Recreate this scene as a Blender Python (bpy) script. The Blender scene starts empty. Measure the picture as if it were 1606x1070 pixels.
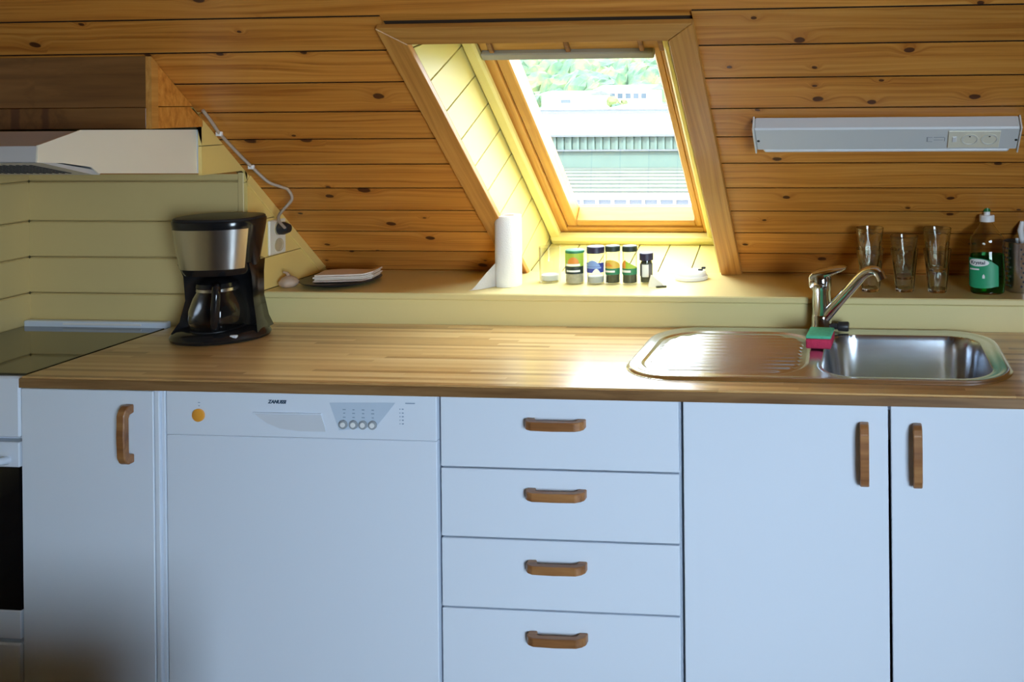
import bpy, bmesh, math, random
from mathutils import Vector, Matrix
random.seed(7)
PI = math.pi
SC = bpy.context.scene
COL = SC.collection

# ------------------------------------------------------------------ camera
F_PX, PX, PY, YAW, PITCH, ROLL = 1450.0, 1215.2, 160.4, -0.0923, -0.0022, -0.0091
CAM_POS = Vector((0, 0, 1.515))
_r0 = Vector((math.cos(YAW), -math.sin(YAW), 0))
_f = Vector((math.sin(YAW) * math.cos(PITCH), math.cos(YAW) * math.cos(PITCH), math.sin(PITCH)))
_u0 = _r0.cross(_f)
_c, _s = math.cos(ROLL), math.sin(ROLL)
_r, _u = _c * _r0 + _s * _u0, -_s * _r0 + _c * _u0
cam_data = bpy.data.cameras.new('camera')
cam = bpy.data.objects.new('camera', cam_data)
COL.objects.link(cam)
cam.matrix_world = Matrix(((_r.x, _u.x, -_f.x, CAM_POS.x), (_r.y, _u.y, -_f.y, CAM_POS.y),
                           (_r.z, _u.z, -_f.z, CAM_POS.z), (0, 0, 0, 1)))
cam_data.sensor_fit = 'HORIZONTAL'
cam_data.sensor_width = 36.0
cam_data.lens = F_PX / 1606 * 36.0
cam_data.shift_x = (803 - PX) / 1606
cam_data.shift_y = -(535 - PY) / 1606
cam_data.clip_start = 0.05
cam_data.clip_end = 600
SC.camera = cam

# ------------------------------------------------------------------ world, sun, window light, exposure
world = bpy.data.worlds.new('world')
SC.world = world
world.use_nodes = True
bg = world.node_tree.nodes['Background']
bg.inputs[0].default_value = (0.86, 0.93, 1.0, 1)
bg.inputs[1].default_value = 8.0
sun_d = bpy.data.lights.new('sun', 'SUN')
sun_d.energy = 5.0
sun_d.angle = math.radians(1.5)
sun_d.color = (1.0, 0.96, 0.88)
sun = bpy.data.objects.new('sun', sun_d)
COL.objects.link(sun)
sun.rotation_euler = Vector((0.25, 0.80, -0.62)).to_track_quat('-Z', 'Y').to_euler()


def area(name, loc, target, sx, sy, power, colr, spread=180):
    d = bpy.data.lights.new(name, 'AREA')
    d.shape = 'RECTANGLE'
    d.size, d.size_y, d.energy, d.color = sx, sy, power, colr
    d.spread = math.radians(spread)
    o = bpy.data.objects.new(name, d)
    COL.objects.link(o)
    o.location = loc
    o.rotation_euler = (Vector(target) - Vector(loc)).to_track_quat('-Z', 'Y').to_euler()
    return o


# daylight from the room's side window, behind and right of the photographer
area('side_window_daylight', (1.60, -1.1, 1.25), (-0.50, 1.95, 0.45), 1.5, 1.2, 29.5, (0.66, 0.83, 1.0), 78)
SC.view_settings.view_transform = 'Standard'
SC.view_settings.look = 'None'
SC.view_settings.gamma = 1.0
SC.view_settings.use_curve_mapping = False
SC.view_settings.exposure = 0.55
try:
    SC.cycles.max_bounces = 14
    SC.cycles.transmission_bounces = 14
    SC.cycles.transparent_max_bounces = 16
    SC.cycles.caustics_refractive = True
    SC.cycles.caustics_reflective = False
    SC.cycles.sample_clamp_indirect = 6.0
except Exception:
    pass

# ------------------------------------------------------------------ materials
MATS = {}


def new_mat(name):
    m = bpy.data.materials.new(name)
    m.use_nodes = True
    MATS[name] = m
    nt = m.node_tree
    return m, nt, nt.nodes, nt.links, nt.nodes['Principled BSDF']


def plain(name, col, rough=0.5, metal=0.0, bump=0.0, bscale=200, var=0.04, coat=0.0, trans=0.0, ior=1.5, vscale=6.0, spec=0.5):
    m, nt, N, L, B = new_mat(name)
    B.inputs['Roughness'].default_value = rough
    B.inputs['Metallic'].default_value = metal
    B.inputs['IOR'].default_value = ior
    B.inputs['Coat Weight'].default_value = coat
    B.inputs['Transmission Weight'].default_value = trans
    B.inputs['Specular IOR Level'].default_value = spec
    tc = N.new('ShaderNodeTexCoord')
    no = N.new('ShaderNodeTexNoise')
    no.inputs['Scale'].default_value = vscale
    no.inputs['Detail'].default_value = 3
    L.new(tc.outputs['Object'], no.inputs['Vector'])
    mx = N.new('ShaderNodeMix')
    mx.data_type = 'RGBA'
    mx.inputs[6].default_value = tuple(c * (1 - var) for c in col) + (1,)
    mx.inputs[7].default_value = tuple(min(1, c * (1 + var)) for c in col) + (1,)
    L.new(no.outputs['Fac'], mx.inputs[0])
    L.new(mx.outputs[2], B.inputs['Base Color'])
    if bump:
        n2 = N.new('ShaderNodeTexNoise')
        n2.inputs['Scale'].default_value = bscale
        L.new(tc.outputs['Object'], n2.inputs['Vector'])
        bp = N.new('ShaderNodeBump')
        bp.inputs['Strength'].default_value = bump
        bp.inputs['Distance'].default_value = 0.002
        L.new(n2.outputs['Fac'], bp.inputs['Height'])
        L.new(bp.outputs['Normal'], B.inputs['Normal'])
    return m


def ramp(N, stops):
    r = N.new('ShaderNodeValToRGB')
    e = r.color_ramp.elements
    e[0].position, e[0].color = stops[0][0], tuple(stops[0][1]) + (1,)
    e[1].position, e[1].color = stops[-1][0], tuple(stops[-1][1]) + (1,)
    for p, c in stops[1:-1]:
        x = e.new(p)
        x.color = tuple(c) + (1,)
    return r


def math_n(N, L, op, a, b=None, clamp=False):
    n = N.new('ShaderNodeMath')
    n.operation = op
    n.use_clamp = clamp
    for i, v in enumerate((a, b)):
        if v is None:
            continue
        if hasattr(v, 'links'):
            L.new(v, n.inputs[i])
        else:
            n.inputs[i].default_value = v
    return n.outputs[0]


def pine(name, light, mid, dark, knot=(0.085, 0.024, 0.007), rough=0.38, knots=True, along='x', coat=0.15, sharp=1.0):
    """lacquered pine: grain along local x, knots that bend the grain"""
    m, nt, N, L, B = new_mat(name)
    tc = N.new('ShaderNodeTexCoord')
    oi = N.new('ShaderNodeObjectInfo')
    vec = tc.outputs['Object']
    if along != 'x':
        rot = N.new('ShaderNodeMapping')
        rot.inputs['Rotation'].default_value = (0, 0, PI / 2) if along == 'y' else (0, PI / 2, 0)
        L.new(vec, rot.inputs['Vector'])
        vec = rot.outputs['Vector']
    off = N.new('ShaderNodeVectorMath')
    off.operation = 'SCALE'
    cmb = N.new('ShaderNodeCombineXYZ')
    L.new(oi.outputs['Random'], cmb.inputs[0])
    L.new(math_n(N, L, 'MULTIPLY', oi.outputs['Random'], 3.71), cmb.inputs[1])
    L.new(math_n(N, L, 'MULTIPLY', oi.outputs['Random'], 1.93), cmb.inputs[2])
    L.new(cmb.outputs[0], off.inputs[0])
    off.inputs['Scale'].default_value = 23.0
    add = N.new('ShaderNodeVectorMath')
    add.operation = 'ADD'
    L.new(vec, add.inputs[0])
    L.new(off.outputs[0], add.inputs[1])
    P = add.outputs[0]
    # knots
    mp = N.new('ShaderNodeMapping')
    mp.inputs['Scale'].default_value = (5.6, 8.2, 0.0)
    kd = N.new('ShaderNodeTexNoise')
    kd.inputs['Scale'].default_value = 38.0
    L.new(P, kd.inputs['Vector'])
    kv = N.new('ShaderNodeVectorMath')
    kv.operation = 'MULTIPLY_ADD'
    L.new(kd.outputs['Color'], kv.inputs[0])
    kv.inputs[1].default_value = (0.008, 0.006, 0.0)
    L.new(P, kv.inputs[2])
    L.new(kv.outputs[0], mp.inputs['Vector'])
    vo = N.new('ShaderNodeTexVoronoi')
    vo.voronoi_dimensions = '2D'
    vo.inputs['Scale'].default_value = 1.0
    L.new(mp.outputs['Vector'], vo.inputs['Vector'])
    sep = N.new('ShaderNodeSeparateColor')
    L.new(vo.outputs['Color'], sep.inputs[0])
    pick = math_n(N, L, 'GREATER_THAN', sep.outputs[0], 0.40)
    size = math_n(N, L, 'MULTIPLY_ADD', math_n(N, L, 'POWER', sep.outputs[1], 2.0), 0.065)
    nsz = size.node
    nsz.inputs[2].default_value = 0.030
    rel = math_n(N, L, 'DIVIDE', vo.outputs['Distance'], size)
    infl = math_n(N, L, 'MULTIPLY', math_n(N, L, 'SUBTRACT', 1.0, math_n(N, L, 'DIVIDE', rel, 5.0), clamp=True), pick)
    infl2 = math_n(N, L, 'POWER', infl, 2.0)
    # grain
    warp = N.new('ShaderNodeTexNoise')
    warp.inputs['Scale'].default_value = 1.0
    warp.inputs['Detail'].default_value = 2
    mw = N.new('ShaderNodeMapping')
    mw.inputs['Scale'].default_value = (1.6, 9.0, 9.0)
    L.new(P, mw.inputs['Vector'])
    L.new(mw.outputs['Vector'], warp.inputs['Vector'])
    spx = N.new('ShaderNodeSeparateXYZ')
    L.new(P, spx.inputs[0])
    yy = math_n(N, L, 'ADD', spx.outputs[1], math_n(N, L, 'MULTIPLY', warp.outputs['Fac'], 0.05))
    if knots:
        yy = math_n(N, L, 'ADD', yy, math_n(N, L, 'MULTIPLY', infl2, 0.035))
    cg = N.new('ShaderNodeCombineXYZ')
    L.new(math_n(N, L, 'MULTIPLY', spx.outputs[0], 1.8), cg.inputs[0])
    L.new(math_n(N, L, 'MULTIPLY', yy, 95.0), cg.inputs[1])
    L.new(math_n(N, L, 'MULTIPLY', spx.outputs[2], 40.0), cg.inputs[2])
    g = N.new('ShaderNodeTexNoise')
    g.inputs['Scale'].default_value = 1.0
    g.inputs['Detail'].default_value = 4
    g.inputs['Roughness'].default_value = 0.6
    L.new(cg.outputs[0], g.inputs['Vector'])
    rp = ramp(N, [(0.30, dark), (0.5, mid), (0.70, light)])
    L.new(g.outputs['Fac'], rp.inputs[0])
    colr = rp.outputs[0]
    # slow blotches + per board tone
    bl = N.new('ShaderNodeTexNoise')
    bl.inputs['Scale'].default_value = 3.0
    L.new(P, bl.inputs['Vector'])
    tone = math_n(N, L, 'ADD', math_n(N, L, 'MULTIPLY_ADD', oi.outputs['Random'], 0.22), math_n(N, L, 'MULTIPLY', bl.outputs['Fac'], 0.25))
    tone.node.inputs[0].links[0].from_node.inputs[2].default_value = 0.74
    hs = N.new('ShaderNodeHueSaturation')
    L.new(colr, hs.inputs['Color'])
    L.new(tone, hs.inputs['Value'])
    colr = hs.outputs[0]
    if knots:
        halo = N.new('ShaderNodeMix')
        halo.data_type = 'RGBA'
        halo.blend_type = 'MULTIPLY'
        L.new(math_n(N, L, 'MULTIPLY', infl2, 0.55), halo.inputs[0])
        L.new(colr, halo.inputs[6])
        halo.inputs[7].default_value = (0.55, 0.36, 0.22, 1)
        km = N.new('ShaderNodeMix')
        km.data_type = 'RGBA'
        kk = math_n(N, L, 'MULTIPLY', math_n(N, L, 'MULTIPLY', math_n(N, L, 'SUBTRACT', 1.15, rel, clamp=True), 4.0, clamp=True), pick)
        L.new(kk, km.inputs[0])
        L.new(halo.outputs[2], km.inputs[6])
        km.inputs[7].default_value = tuple(knot) + (1,)
        colr = km.outputs[2]
    L.new(colr, B.inputs['Base Color'])
    B.inputs['Roughness'].default_value = rough
    B.inputs['Coat Weight'].default_value = coat
    B.inputs['Coat Roughness'].default_value = 0.3
    bp = N.new('ShaderNodeBump')
    bp.inputs['Strength'].default_value = 0.12
    bp.inputs['Distance'].default_value = 0.002
    L.new(g.outputs['Fac'], bp.inputs['Height'])
    L.new(bp.outputs['Normal'], B.inputs['Normal'])
    return m


pine('pine_board', (0.72, 0.330, 0.066), (0.62, 0.245, 0.038), (0.43, 0.135, 0.017))
pine('pine_casing', (0.66, 0.33, 0.080), (0.56, 0.25, 0.050), (0.42, 0.165, 0.028), knots=False)
pine('pine_casing_up', (0.66, 0.33, 0.080), (0.56, 0.25, 0.050), (0.42, 0.165, 0.028), knots=False, along='y')
pine('pine_frame', (0.66, 0.36, 0.09), (0.60, 0.30, 0.06), (0.48, 0.21, 0.04), knots=False)
pine('pine_frame_up', (0.66, 0.36, 0.09), (0.60, 0.30, 0.06), (0.48, 0.21, 0.04), knots=False, along='y')
pine('pine_housing', (0.26, 0.11, 0.03), (0.21, 0.085, 0.02), (0.15, 0.055, 0.012))  # shade on the housing's front boards is put into this darker brown
pine('handle_wood', (0.40, 0.19, 0.065), (0.30, 0.125, 0.04), (0.17, 0.065, 0.02), knots=False, rough=0.4)
pine('edge_wood', (0.30, 0.17, 0.07), (0.23, 0.12, 0.045), (0.13, 0.06, 0.02), knots=False, rough=0.4)
pine('floor_wood', (0.34, 0.27, 0.22), (0.28, 0.22, 0.17), (0.20, 0.15, 0.11), knots=False, rough=0.35)
plain('paint_yellow', (0.80, 0.70, 0.27), 0.42, bump=0.05, bscale=60, var=0.04, vscale=4)
plain('paint_olive', (0.66, 0.51, 0.225), 0.42, bump=0.05, bscale=60, var=0.05, vscale=5)
plain('paint_yellow_bounce', (0.84, 0.62, 0.20), 0.42, bump=0.05, bscale=60, var=0.05, vscale=4)  # yellow paint with the orange bounce off the pine mixed into its colour
plain('shelf_paint', (0.76, 0.64, 0.29), 0.38, bump=0.04, bscale=40, var=0.04, vscale=3)
plain('joint_dark', (0.05, 0.025, 0.01), 0.9)
plain('joint_olive', (0.16, 0.12, 0.05), 0.9)
plain('wall_white', (0.46, 0.46, 0.46), 0.8)
plain('cabinet_white', (0.71, 0.78, 0.88), 0.35, var=0.015, vscale=3)
plain('carcass_white', (0.68, 0.73, 0.80), 0.5)
plain('enamel_white', (0.71, 0.78, 0.88), 0.22, var=0.01, vscale=2)
plain('panel_blue', (0.50, 0.60, 0.72), 0.35)
plain('recess_grey', (0.62, 0.66, 0.72), 0.4)
plain('hood_white', (0.86, 0.80, 0.66), 0.35)
plain('hood_grey', (0.55, 0.53, 0.52), 0.3)
plain('slot_dark', (0.04, 0.04, 0.04), 0.7)
plain('black_glass', (0.012, 0.011, 0.010), 0.05, var=0.0, coat=0.3)
plain('oven_glass', (0.004, 0.004, 0.005), 0.08, var=0.0, spec=0.25)
plain('black_plastic', (0.010, 0.010, 0.011), 0.16, var=0.0)
plain('black_soft', (0.020, 0.020, 0.022), 0.4)
plain('steel', (0.62, 0.61, 0.59), 0.24, metal=1.0, var=0.03, vscale=30)
plain('chrome', (0.80, 0.82, 0.84), 0.06, metal=1.0, var=0.0)
plain('white_plastic', (0.80, 0.80, 0.80), 0.35)
plain('cream_plastic', (0.80, 0.76, 0.62), 0.35)
plain('lamp_metal', (0.66, 0.68, 0.68), 0.42, var=0.02)
plain('blind_grey', (0.33, 0.31, 0.27), 0.5)
plain('socket_tan', (0.55, 0.44, 0.26), 0.45)
plain('lamp_end', (0.74, 0.72, 0.68), 0.4)
plain('paper', (0.88, 0.87, 0.85), 0.9, bump=0.4, bscale=300, var=0.01)
plain('napkin', (0.80, 0.66, 0.52), 0.9, bump=0.3, bscale=250)
plain('plate_dark', (0.016, 0.016, 0.020), 0.38)
plain('garlic', (0.50, 0.36, 0.25), 0.55, var=0.25, vscale=30)
plain('orange_button', (0.80, 0.34, 0.04), 0.35)
plain('ink', (0.03, 0.07, 0.12), 0.6)
plain('ink_soft', (0.25, 0.34, 0.46), 0.6)
plain('sponge_green', (0.10, 0.55, 0.33), 0.95, bump=0.8, bscale=500, var=0.2, vscale=120)
plain('sponge_pink', (0.62, 0.035, 0.10), 0.9, bump=0.8, bscale=350, var=0.2, vscale=90)
plain('cord_grey', (0.45, 0.36, 0.28), 0.5)
plain('cap_navy', (0.025, 0.022, 0.06), 0.4)
plain('label_blue', (0.04, 0.06, 0.38), 0.5, var=0.2)
plain('label_lightblue', (0.25, 0.38, 0.75), 0.5)
plain('label_green', (0.03, 0.22, 0.10), 0.5, var=0.15)
plain('label_lime', (0.40, 0.58, 0.06), 0.5, var=0.2)
plain('label_dark', (0.02, 0.035, 0.025), 0.5)
plain('label_orange', (0.80, 0.30, 0.05), 0.5, var=0.2)
plain('label_gold', (0.75, 0.52, 0.08), 0.5, var=0.2)
plain('label_white', (0.85, 0.86, 0.84), 0.5)
plain('label_grey', (0.12, 0.12, 0.13), 0.5)
plain('spice_pale', (0.62, 0.56, 0.42), 0.8, bump=0.6, bscale=300, var=0.25, vscale=150)
plain('spice_salt', (0.75, 0.74, 0.70), 0.8, bump=0.6, bscale=300, var=0.1, vscale=150)
plain('spice_herb', (0.10, 0.10, 0.055), 0.9, bump=0.9, bscale=300, var=0.5, vscale=150)
plain('soap_label', (0.02, 0.34, 0.15), 0.4)
plain('soap_cap_green', (0.01, 0.16, 0.03), 0.35)
plain('roof_white', (0.80, 0.82, 0.82), 0.7)
plain('ribbed_metal', (0.060, 0.105, 0.095), 0.5, var=0.1)
plain('shingle', (0.065, 0.080, 0.072), 0.8, var=0.3, vscale=3)
plain('gutter_grey', (0.30, 0.33, 0.36), 0.6)
plain('roof_edge', (0.075, 0.085, 0.10), 0.6)
plain('house_white', (0.85, 0.85, 0.84), 0.7)
plain('house_roof', (0.10, 0.10, 0.11), 0.8)
plain('pane_blue', (0.045, 0.060, 0.095), 0.15)
plain('trunk', (0.12, 0.08, 0.05), 0.9)
plain('leaf_green', (0.065, 0.110, 0.055), 0.8, var=0.5, vscale=1.2)
plain('leaf_yellow', (0.110, 0.135, 0.050), 0.8, var=0.4, vscale=1.2)
plain('leaf_dark', (0.040, 0.085, 0.060), 0.8, var=0.4, vscale=1.2)
plain('grass', (0.22, 0.33, 0.10), 0.9, var=0.3, vscale=0.3)


def glass_mat(name, col=(1, 1, 1), rough=0.0, ior=1.45):
    m = bpy.data.materials.new(name)
    m.use_nodes = True
    nt = m.node_tree
    nt.nodes.remove(nt.nodes['Principled BSDF'])
    g = nt.nodes.new('ShaderNodeBsdfGlass')
    g.inputs['Color'].default_value = tuple(col) + (1,)
    g.inputs['Roughness'].default_value = rough
    g.inputs['IOR'].default_value = ior
    nt.links.new(g.outputs[0], nt.nodes['Material Output'].inputs[0])
    MATS[name] = m
    return m


def pane_mat(name, tint, refl):
    """thin clear pane: see-through with a faint reflection"""
    m = bpy.data.materials.new(name)
    m.use_nodes = True
    nt = m.node_tree
    N, L = nt.nodes, nt.links
    N.remove(N['Principled BSDF'])
    t = N.new('ShaderNodeBsdfTransparent')
    t.inputs[0].default_value = tuple(tint) + (1,)
    g = N.new('ShaderNodeBsdfGlossy')
    g.inputs['Roughness'].default_value = 0.02
    lw = N.new('ShaderNodeLayerWeight')
    lw.inputs[0].default_value = 0.5
    mr = N.new('ShaderNodeMapRange')
    mr.inputs['From Min'].default_value = 0.35
    mr.inputs['To Min'].default_value = refl * 0.25
    mr.inputs['To Max'].default_value = min(1.0, refl * 6)
    L.new(lw.outputs['Facing'], mr.inputs['Value'])
    mx = N.new('ShaderNodeMixShader')
    L.new(mr.outputs[0], mx.inputs[0])
    L.new(t.outputs[0], mx.inputs[1])
    L.new(g.outputs[0], mx.inputs[2])
    L.new(mx.outputs[0], N['Material Output'].inputs[0])
    MATS[name] = m
    return m




def forest_mat():
    m, nt, N, L, B = new_mat('forest')
    tc = N.new('ShaderNodeTexCoord')
    n1 = N.new('ShaderNodeTexNoise')
    n1.inputs['Scale'].default_value = 0.35
    n1.inputs['Detail'].default_value = 6
    n1.inputs['Roughness'].default_value = 0.7
    L.new(tc.outputs['Object'], n1.inputs['Vector'])
    rp = ramp(N, [(0.34, (0.030, 0.070, 0.050)), (0.46, (0.050, 0.100, 0.055)), (0.54, (0.075, 0.125, 0.050)), (0.66, (0.150, 0.160, 0.060))])
    L.new(n1.outputs['Fac'], rp.inputs[0])
    L.new(rp.outputs[0], B.inputs['Base Color'])
    B.inputs['Roughness'].default_value = 0.9


forest_mat()
glass_mat('clear_glass', (0.97, 0.98, 0.96))
glass_mat('clear_plastic', (0.96, 0.95, 0.92), 0.02, 1.4)
glass_mat('soap_green', (0.10, 0.72, 0.25), 0.0, 1.36)
pane_mat('jar_wall', (0.94, 0.95, 0.93), 0.13)
pane_mat('window_glass', (0.96, 0.98, 0.97), 0.03)
pane_mat('carafe_glass', (0.80, 0.80, 0.81), 0.22)


def counter_mat():
    m, nt, N, L, B = new_mat('butcher_block')
    tc = N.new('ShaderNodeTexCoord')
    sp = N.new('ShaderNodeSeparateXYZ')
    L.new(tc.outputs['Object'], sp.inputs[0])
    st = 0.0165
    # strip coordinate continues over the front edge
    yz = math_n(N, L, 'SUBTRACT', sp.outputs[1], math_n(N, L, 'MULTIPLY', sp.outputs[2], 1.0))
    row = math_n(N, L, 'FLOOR', math_n(N, L, 'DIVIDE', yz, st))
    wn = N.new('ShaderNodeTexWhiteNoise')
    wn.noise_dimensions = '1D'
    L.new(row, wn.inputs['W'])
    xs = math_n(N, L, 'ADD', sp.outputs[0], math_n(N, L, 'MULTIPLY', wn.outputs['Value'], 3.0))
    seg = math_n(N, L, 'FLOOR', math_n(N, L, 'DIVIDE', xs, 0.62))
    wn2 = N.new('ShaderNodeTexWhiteNoise')
    wn2.noise_dimensions = '2D'
    cv = N.new('ShaderNodeCombineXYZ')
    L.new(row, cv.inputs[0])
    L.new(seg, cv.inputs[1])
    L.new(cv.outputs[0], wn2.inputs['Vector'])
    mp = N.new('ShaderNodeMapping')
    mp.inputs['Scale'].default_value = (5, 170, 170)
    L.new(tc.outputs['Object'], mp.inputs['Vector'])
    no = N.new('ShaderNodeTexNoise')
    no.inputs['Detail'].default_value = 4
    L.new(mp.outputs[0], no.inputs['Vector'])
    fac = math_n(N, L, 'ADD', math_n(N, L, 'MULTIPLY', wn2.outputs['Value'], 0.62), math_n(N, L, 'MULTIPLY', no.outputs['Fac'], 0.5))
    rp = ramp(N, [(0.16, (0.30, 0.155, 0.05)), (0.36, (0.55, 0.33, 0.125)), (0.62, (0.74, 0.50, 0.215)), (1.0, (0.82, 0.62, 0.32))])
    L.new(fac, rp.inputs[0])
    L.new(rp.outputs[0], B.inputs['Base Color'])
    B.inputs['Roughness'].default_value = 0.30
    B.inputs['Coat Weight'].default_value = 0.35
    B.inputs['Coat Roughness'].default_value = 0.22


counter_mat()


def sink_mat():
    m, nt, N, L, B = new_mat('sink_steel')
    B.inputs['Metallic'].default_value = 1.0
    B.inputs['Base Color'].default_value = (0.70, 0.74, 0.80, 1)
    tc = N.new('ShaderNodeTexCoord')
    no = N.new('ShaderNodeTexNoise')
    no.inputs['Scale'].default_value = 12
    no.inputs['Detail'].default_value = 5
    L.new(tc.outputs['Object'], no.inputs['Vector'])
    mr = N.new('ShaderNodeMapRange')
    mr.inputs['To Min'].default_value = 0.17
    mr.inputs['To Max'].default_value = 0.25
    L.new(no.outputs['Fac'], mr.inputs['Value'])
    L.new(mr.outputs[0], B.inputs['Roughness'])


sink_mat()

# ------------------------------------------------------------------ mesh helpers


def bx(bm, x0, x1, y0, y1, z0, z1, bev=0.0, seg=1):
    vs = [bm.verts.new((x, y, z)) for z in (z0, z1) for y in (y0, y1) for x in (x0, x1)]
    fs = []
    for q in ((0, 2, 3, 1), (4, 5, 7, 6), (0, 1, 5, 4), (1, 3, 7, 5), (3, 2, 6, 7), (2, 0, 4, 6)):
        fs.append(bm.faces.new([vs[i] for i in q]))
    if bev > 0:
        es = set(e for f in fs for e in f.edges)
        bmesh.ops.bevel(bm, geom=list(es), offset=bev, segments=seg, affect='EDGES', profile=0.5)


def box(x0, x1, y0, y1, z0, z1, bev=0.0, seg=1):
    bm = bmesh.new()
    bx(bm, min(x0, x1), max(x0, x1), min(y0, y1), max(y0, y1), min(z0, z1), max(z0, z1), bev, seg)
    return bm


def boxes(lst, bev=0.0):
    bm = bmesh.new()
    for b in lst:
        bx(bm, *b, bev)
    return bm


def prism(bm, poly, axis, a, b, bev=0.0):
    """extrude a 2-D polygon along an axis from a to b; poly coords are the other two axes in order"""
    def P(p, w):
        return {'x': (w, p[0], p[1]), 'y': (p[0], w, p[1]), 'z': (p[0], p[1], w)}[axis]
    A = [bm.verts.new(P(p, a)) for p in poly]
    Bv = [bm.verts.new(P(p, b)) for p in poly]
    n = len(poly)
    fs = [bm.faces.new(A), bm.faces.new(list(reversed(Bv)))]
    for i in range(n):
        fs.append(bm.faces.new((A[i], Bv[i], Bv[(i + 1) % n], A[(i + 1) % n])))
    bmesh.ops.recalc_face_normals(bm, faces=fs)
    if bev > 0:
        bmesh.ops.bevel(bm, geom=list(set(e for f in fs for e in f.edges)), offset=bev, segments=1, affect='EDGES')


def prism_bm(poly, axis, a, b, bev=0.0):
    bm = bmesh.new()
    prism(bm, poly, axis, a, b, bev)
    return bm


def lathe(bm, prof, c=(0, 0, 0), n=32, sx=1.0, sy=1.0, a0=0.0, a1=2 * PI, p=2.0, wob=None):
    """profile [(r,z)], optional super-ellipse exponent p; partial arcs allowed"""
    full = abs(a1 - a0 - 2 * PI) < 1e-6
    rings = []
    cnt = n if full else n + 1
    for k, (r, z) in enumerate(prof):
        ring = []
        for i in range(cnt):
            a = a0 + (a1 - a0) * i / n
            ca, sa = math.cos(a), math.sin(a)
            q = (abs(ca) ** p + abs(sa) ** p) ** (-1.0 / p)
            rr = r * (wob(a, z, k) if wob else 1.0)
            ring.append(bm.verts.new((c[0] + rr * q * ca * sx, c[1] + rr * q * sa * sy, c[2] + z)))
        rings.append(ring)
    for k in range(len(prof) - 1):
        for i in range(n):
            j = (i + 1) % cnt
            try:
                bm.faces.new((rings[k][i], rings[k][j], rings[k + 1][j], rings[k + 1][i]))
            except ValueError:
                pass
    return rings


def lathe_bm(prof, c=(0, 0, 0), n=32, cap=True, **kw):
    bm = bmesh.new()
    rings = lathe(bm, prof, c, n, **kw)
    if cap:
        for r, rev in ((rings[0], True), (rings[-1], False)):
            try:
                bm.faces.new(list(reversed(r)) if rev else r)
            except ValueError:
                pass
    bmesh.ops.remove_doubles(bm, verts=bm.verts, dist=1e-6)
    bmesh.ops.recalc_face_normals(bm, faces=bm.faces)
    return bm


def tube(bm, pts, rad, n=10, cap=True):
    pts = [Vector(p) for p in pts]
    if not isinstance(rad, (list, tuple)):
        rad = [rad] * len(pts)
    rings = []
    prev = None
    for i, p in enumerate(pts):
        t = (pts[min(i + 1, len(pts) - 1)] - pts[max(i - 1, 0)]).normalized()
        if prev is None:
            ref = Vector((0, 0, 1)) if abs(t.z) < 0.9 else Vector((1, 0, 0))
            u = t.cross(ref).normalized()
        else:
            u = (prev - t * prev.dot(t)).normalized()
        prev = u
        v = t.cross(u)
        rings.append([bm.verts.new(p + rad[i] * (math.cos(2 * PI * k / n) * u + math.sin(2 * PI * k / n) * v)) for k in range(n)])
    for a, b in zip(rings, rings[1:]):
        for k in range(n):
            bm.faces.new((a[k], a[(k + 1) % n], b[(k + 1) % n], b[k]))
    if cap:
        bm.faces.new(list(reversed(rings[0])))
        bm.faces.new(rings[-1])


def tube_bm(pts, rad, n=10):
    bm = bmesh.new()
    tube(bm, pts, rad, n)
    bmesh.ops.recalc_face_normals(bm, faces=bm.faces)
    return bm


def smooth_path(pts, k=6):
    pts = [Vector(p) for p in pts]
    out = []
    for i in range(len(pts) - 1):
        p0, p1, p2, p3 = pts[max(i - 1, 0)], pts[i], pts[i + 1], pts[min(i + 2, len(pts) - 1)]
        for j in range(k):
            t = j / k
            out.append(0.5 * ((2 * p1) + (p2 - p0) * t + (2 * p0 - 5 * p1 + 4 * p2 - p3) * t * t + (-p0 + 3 * p1 - 3 * p2 + p3) * t ** 3))
    out.append(pts[-1])
    return out


def obj(name, bm, mat, parent=None, smooth=None, loc=None):
    me = bpy.data.meshes.new(name)
    bm.to_mesh(me)
    bm.free()
    me.materials.append(MATS[mat])
    if smooth:
        for p in me.polygons:
            p.use_smooth = True
        me.set_sharp_from_angle(angle=math.radians(smooth))
    o = bpy.data.objects.new(name, me)
    COL.objects.link(o)
    if parent:
        o.parent = parent
    if loc:
        o.location = loc
    return o


def tag(o, label=None, cat=None, group=None, kind=None):
    if label:
        o['label'] = label
    if cat:
        o['category'] = cat
    if group:
        o['group'] = group
    if kind:
        o['kind'] = kind
    return o


def thing(name, label, cat, loc=(0, 0, 0), rotz=0.0, group=None):
    o = bpy.data.objects.new(name, None)
    o.empty_display_size = 0.05
    COL.objects.link(o)
    o.location = loc
    o.rotation_euler = (0, 0, rotz)
    return tag(o, label, cat, group)


def empty_struct(name, mat4=None):
    o = bpy.data.objects.new(name, None)
    o.empty_display_size = 0.05
    COL.objects.link(o)
    if mat4 is not None:
        o.matrix_world = mat4
    o['kind'] = 'structure'
    return o


def struct(name, bm, mat):
    o = obj(name, bm, mat)
    o['kind'] = 'structure'
    return o


def copy_tree(o, parent=None):
    c = o.copy()
    COL.objects.link(c)
    c.parent = parent
    for ch in list(o.children):
        copy_tree(ch, c)
    return c


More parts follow.
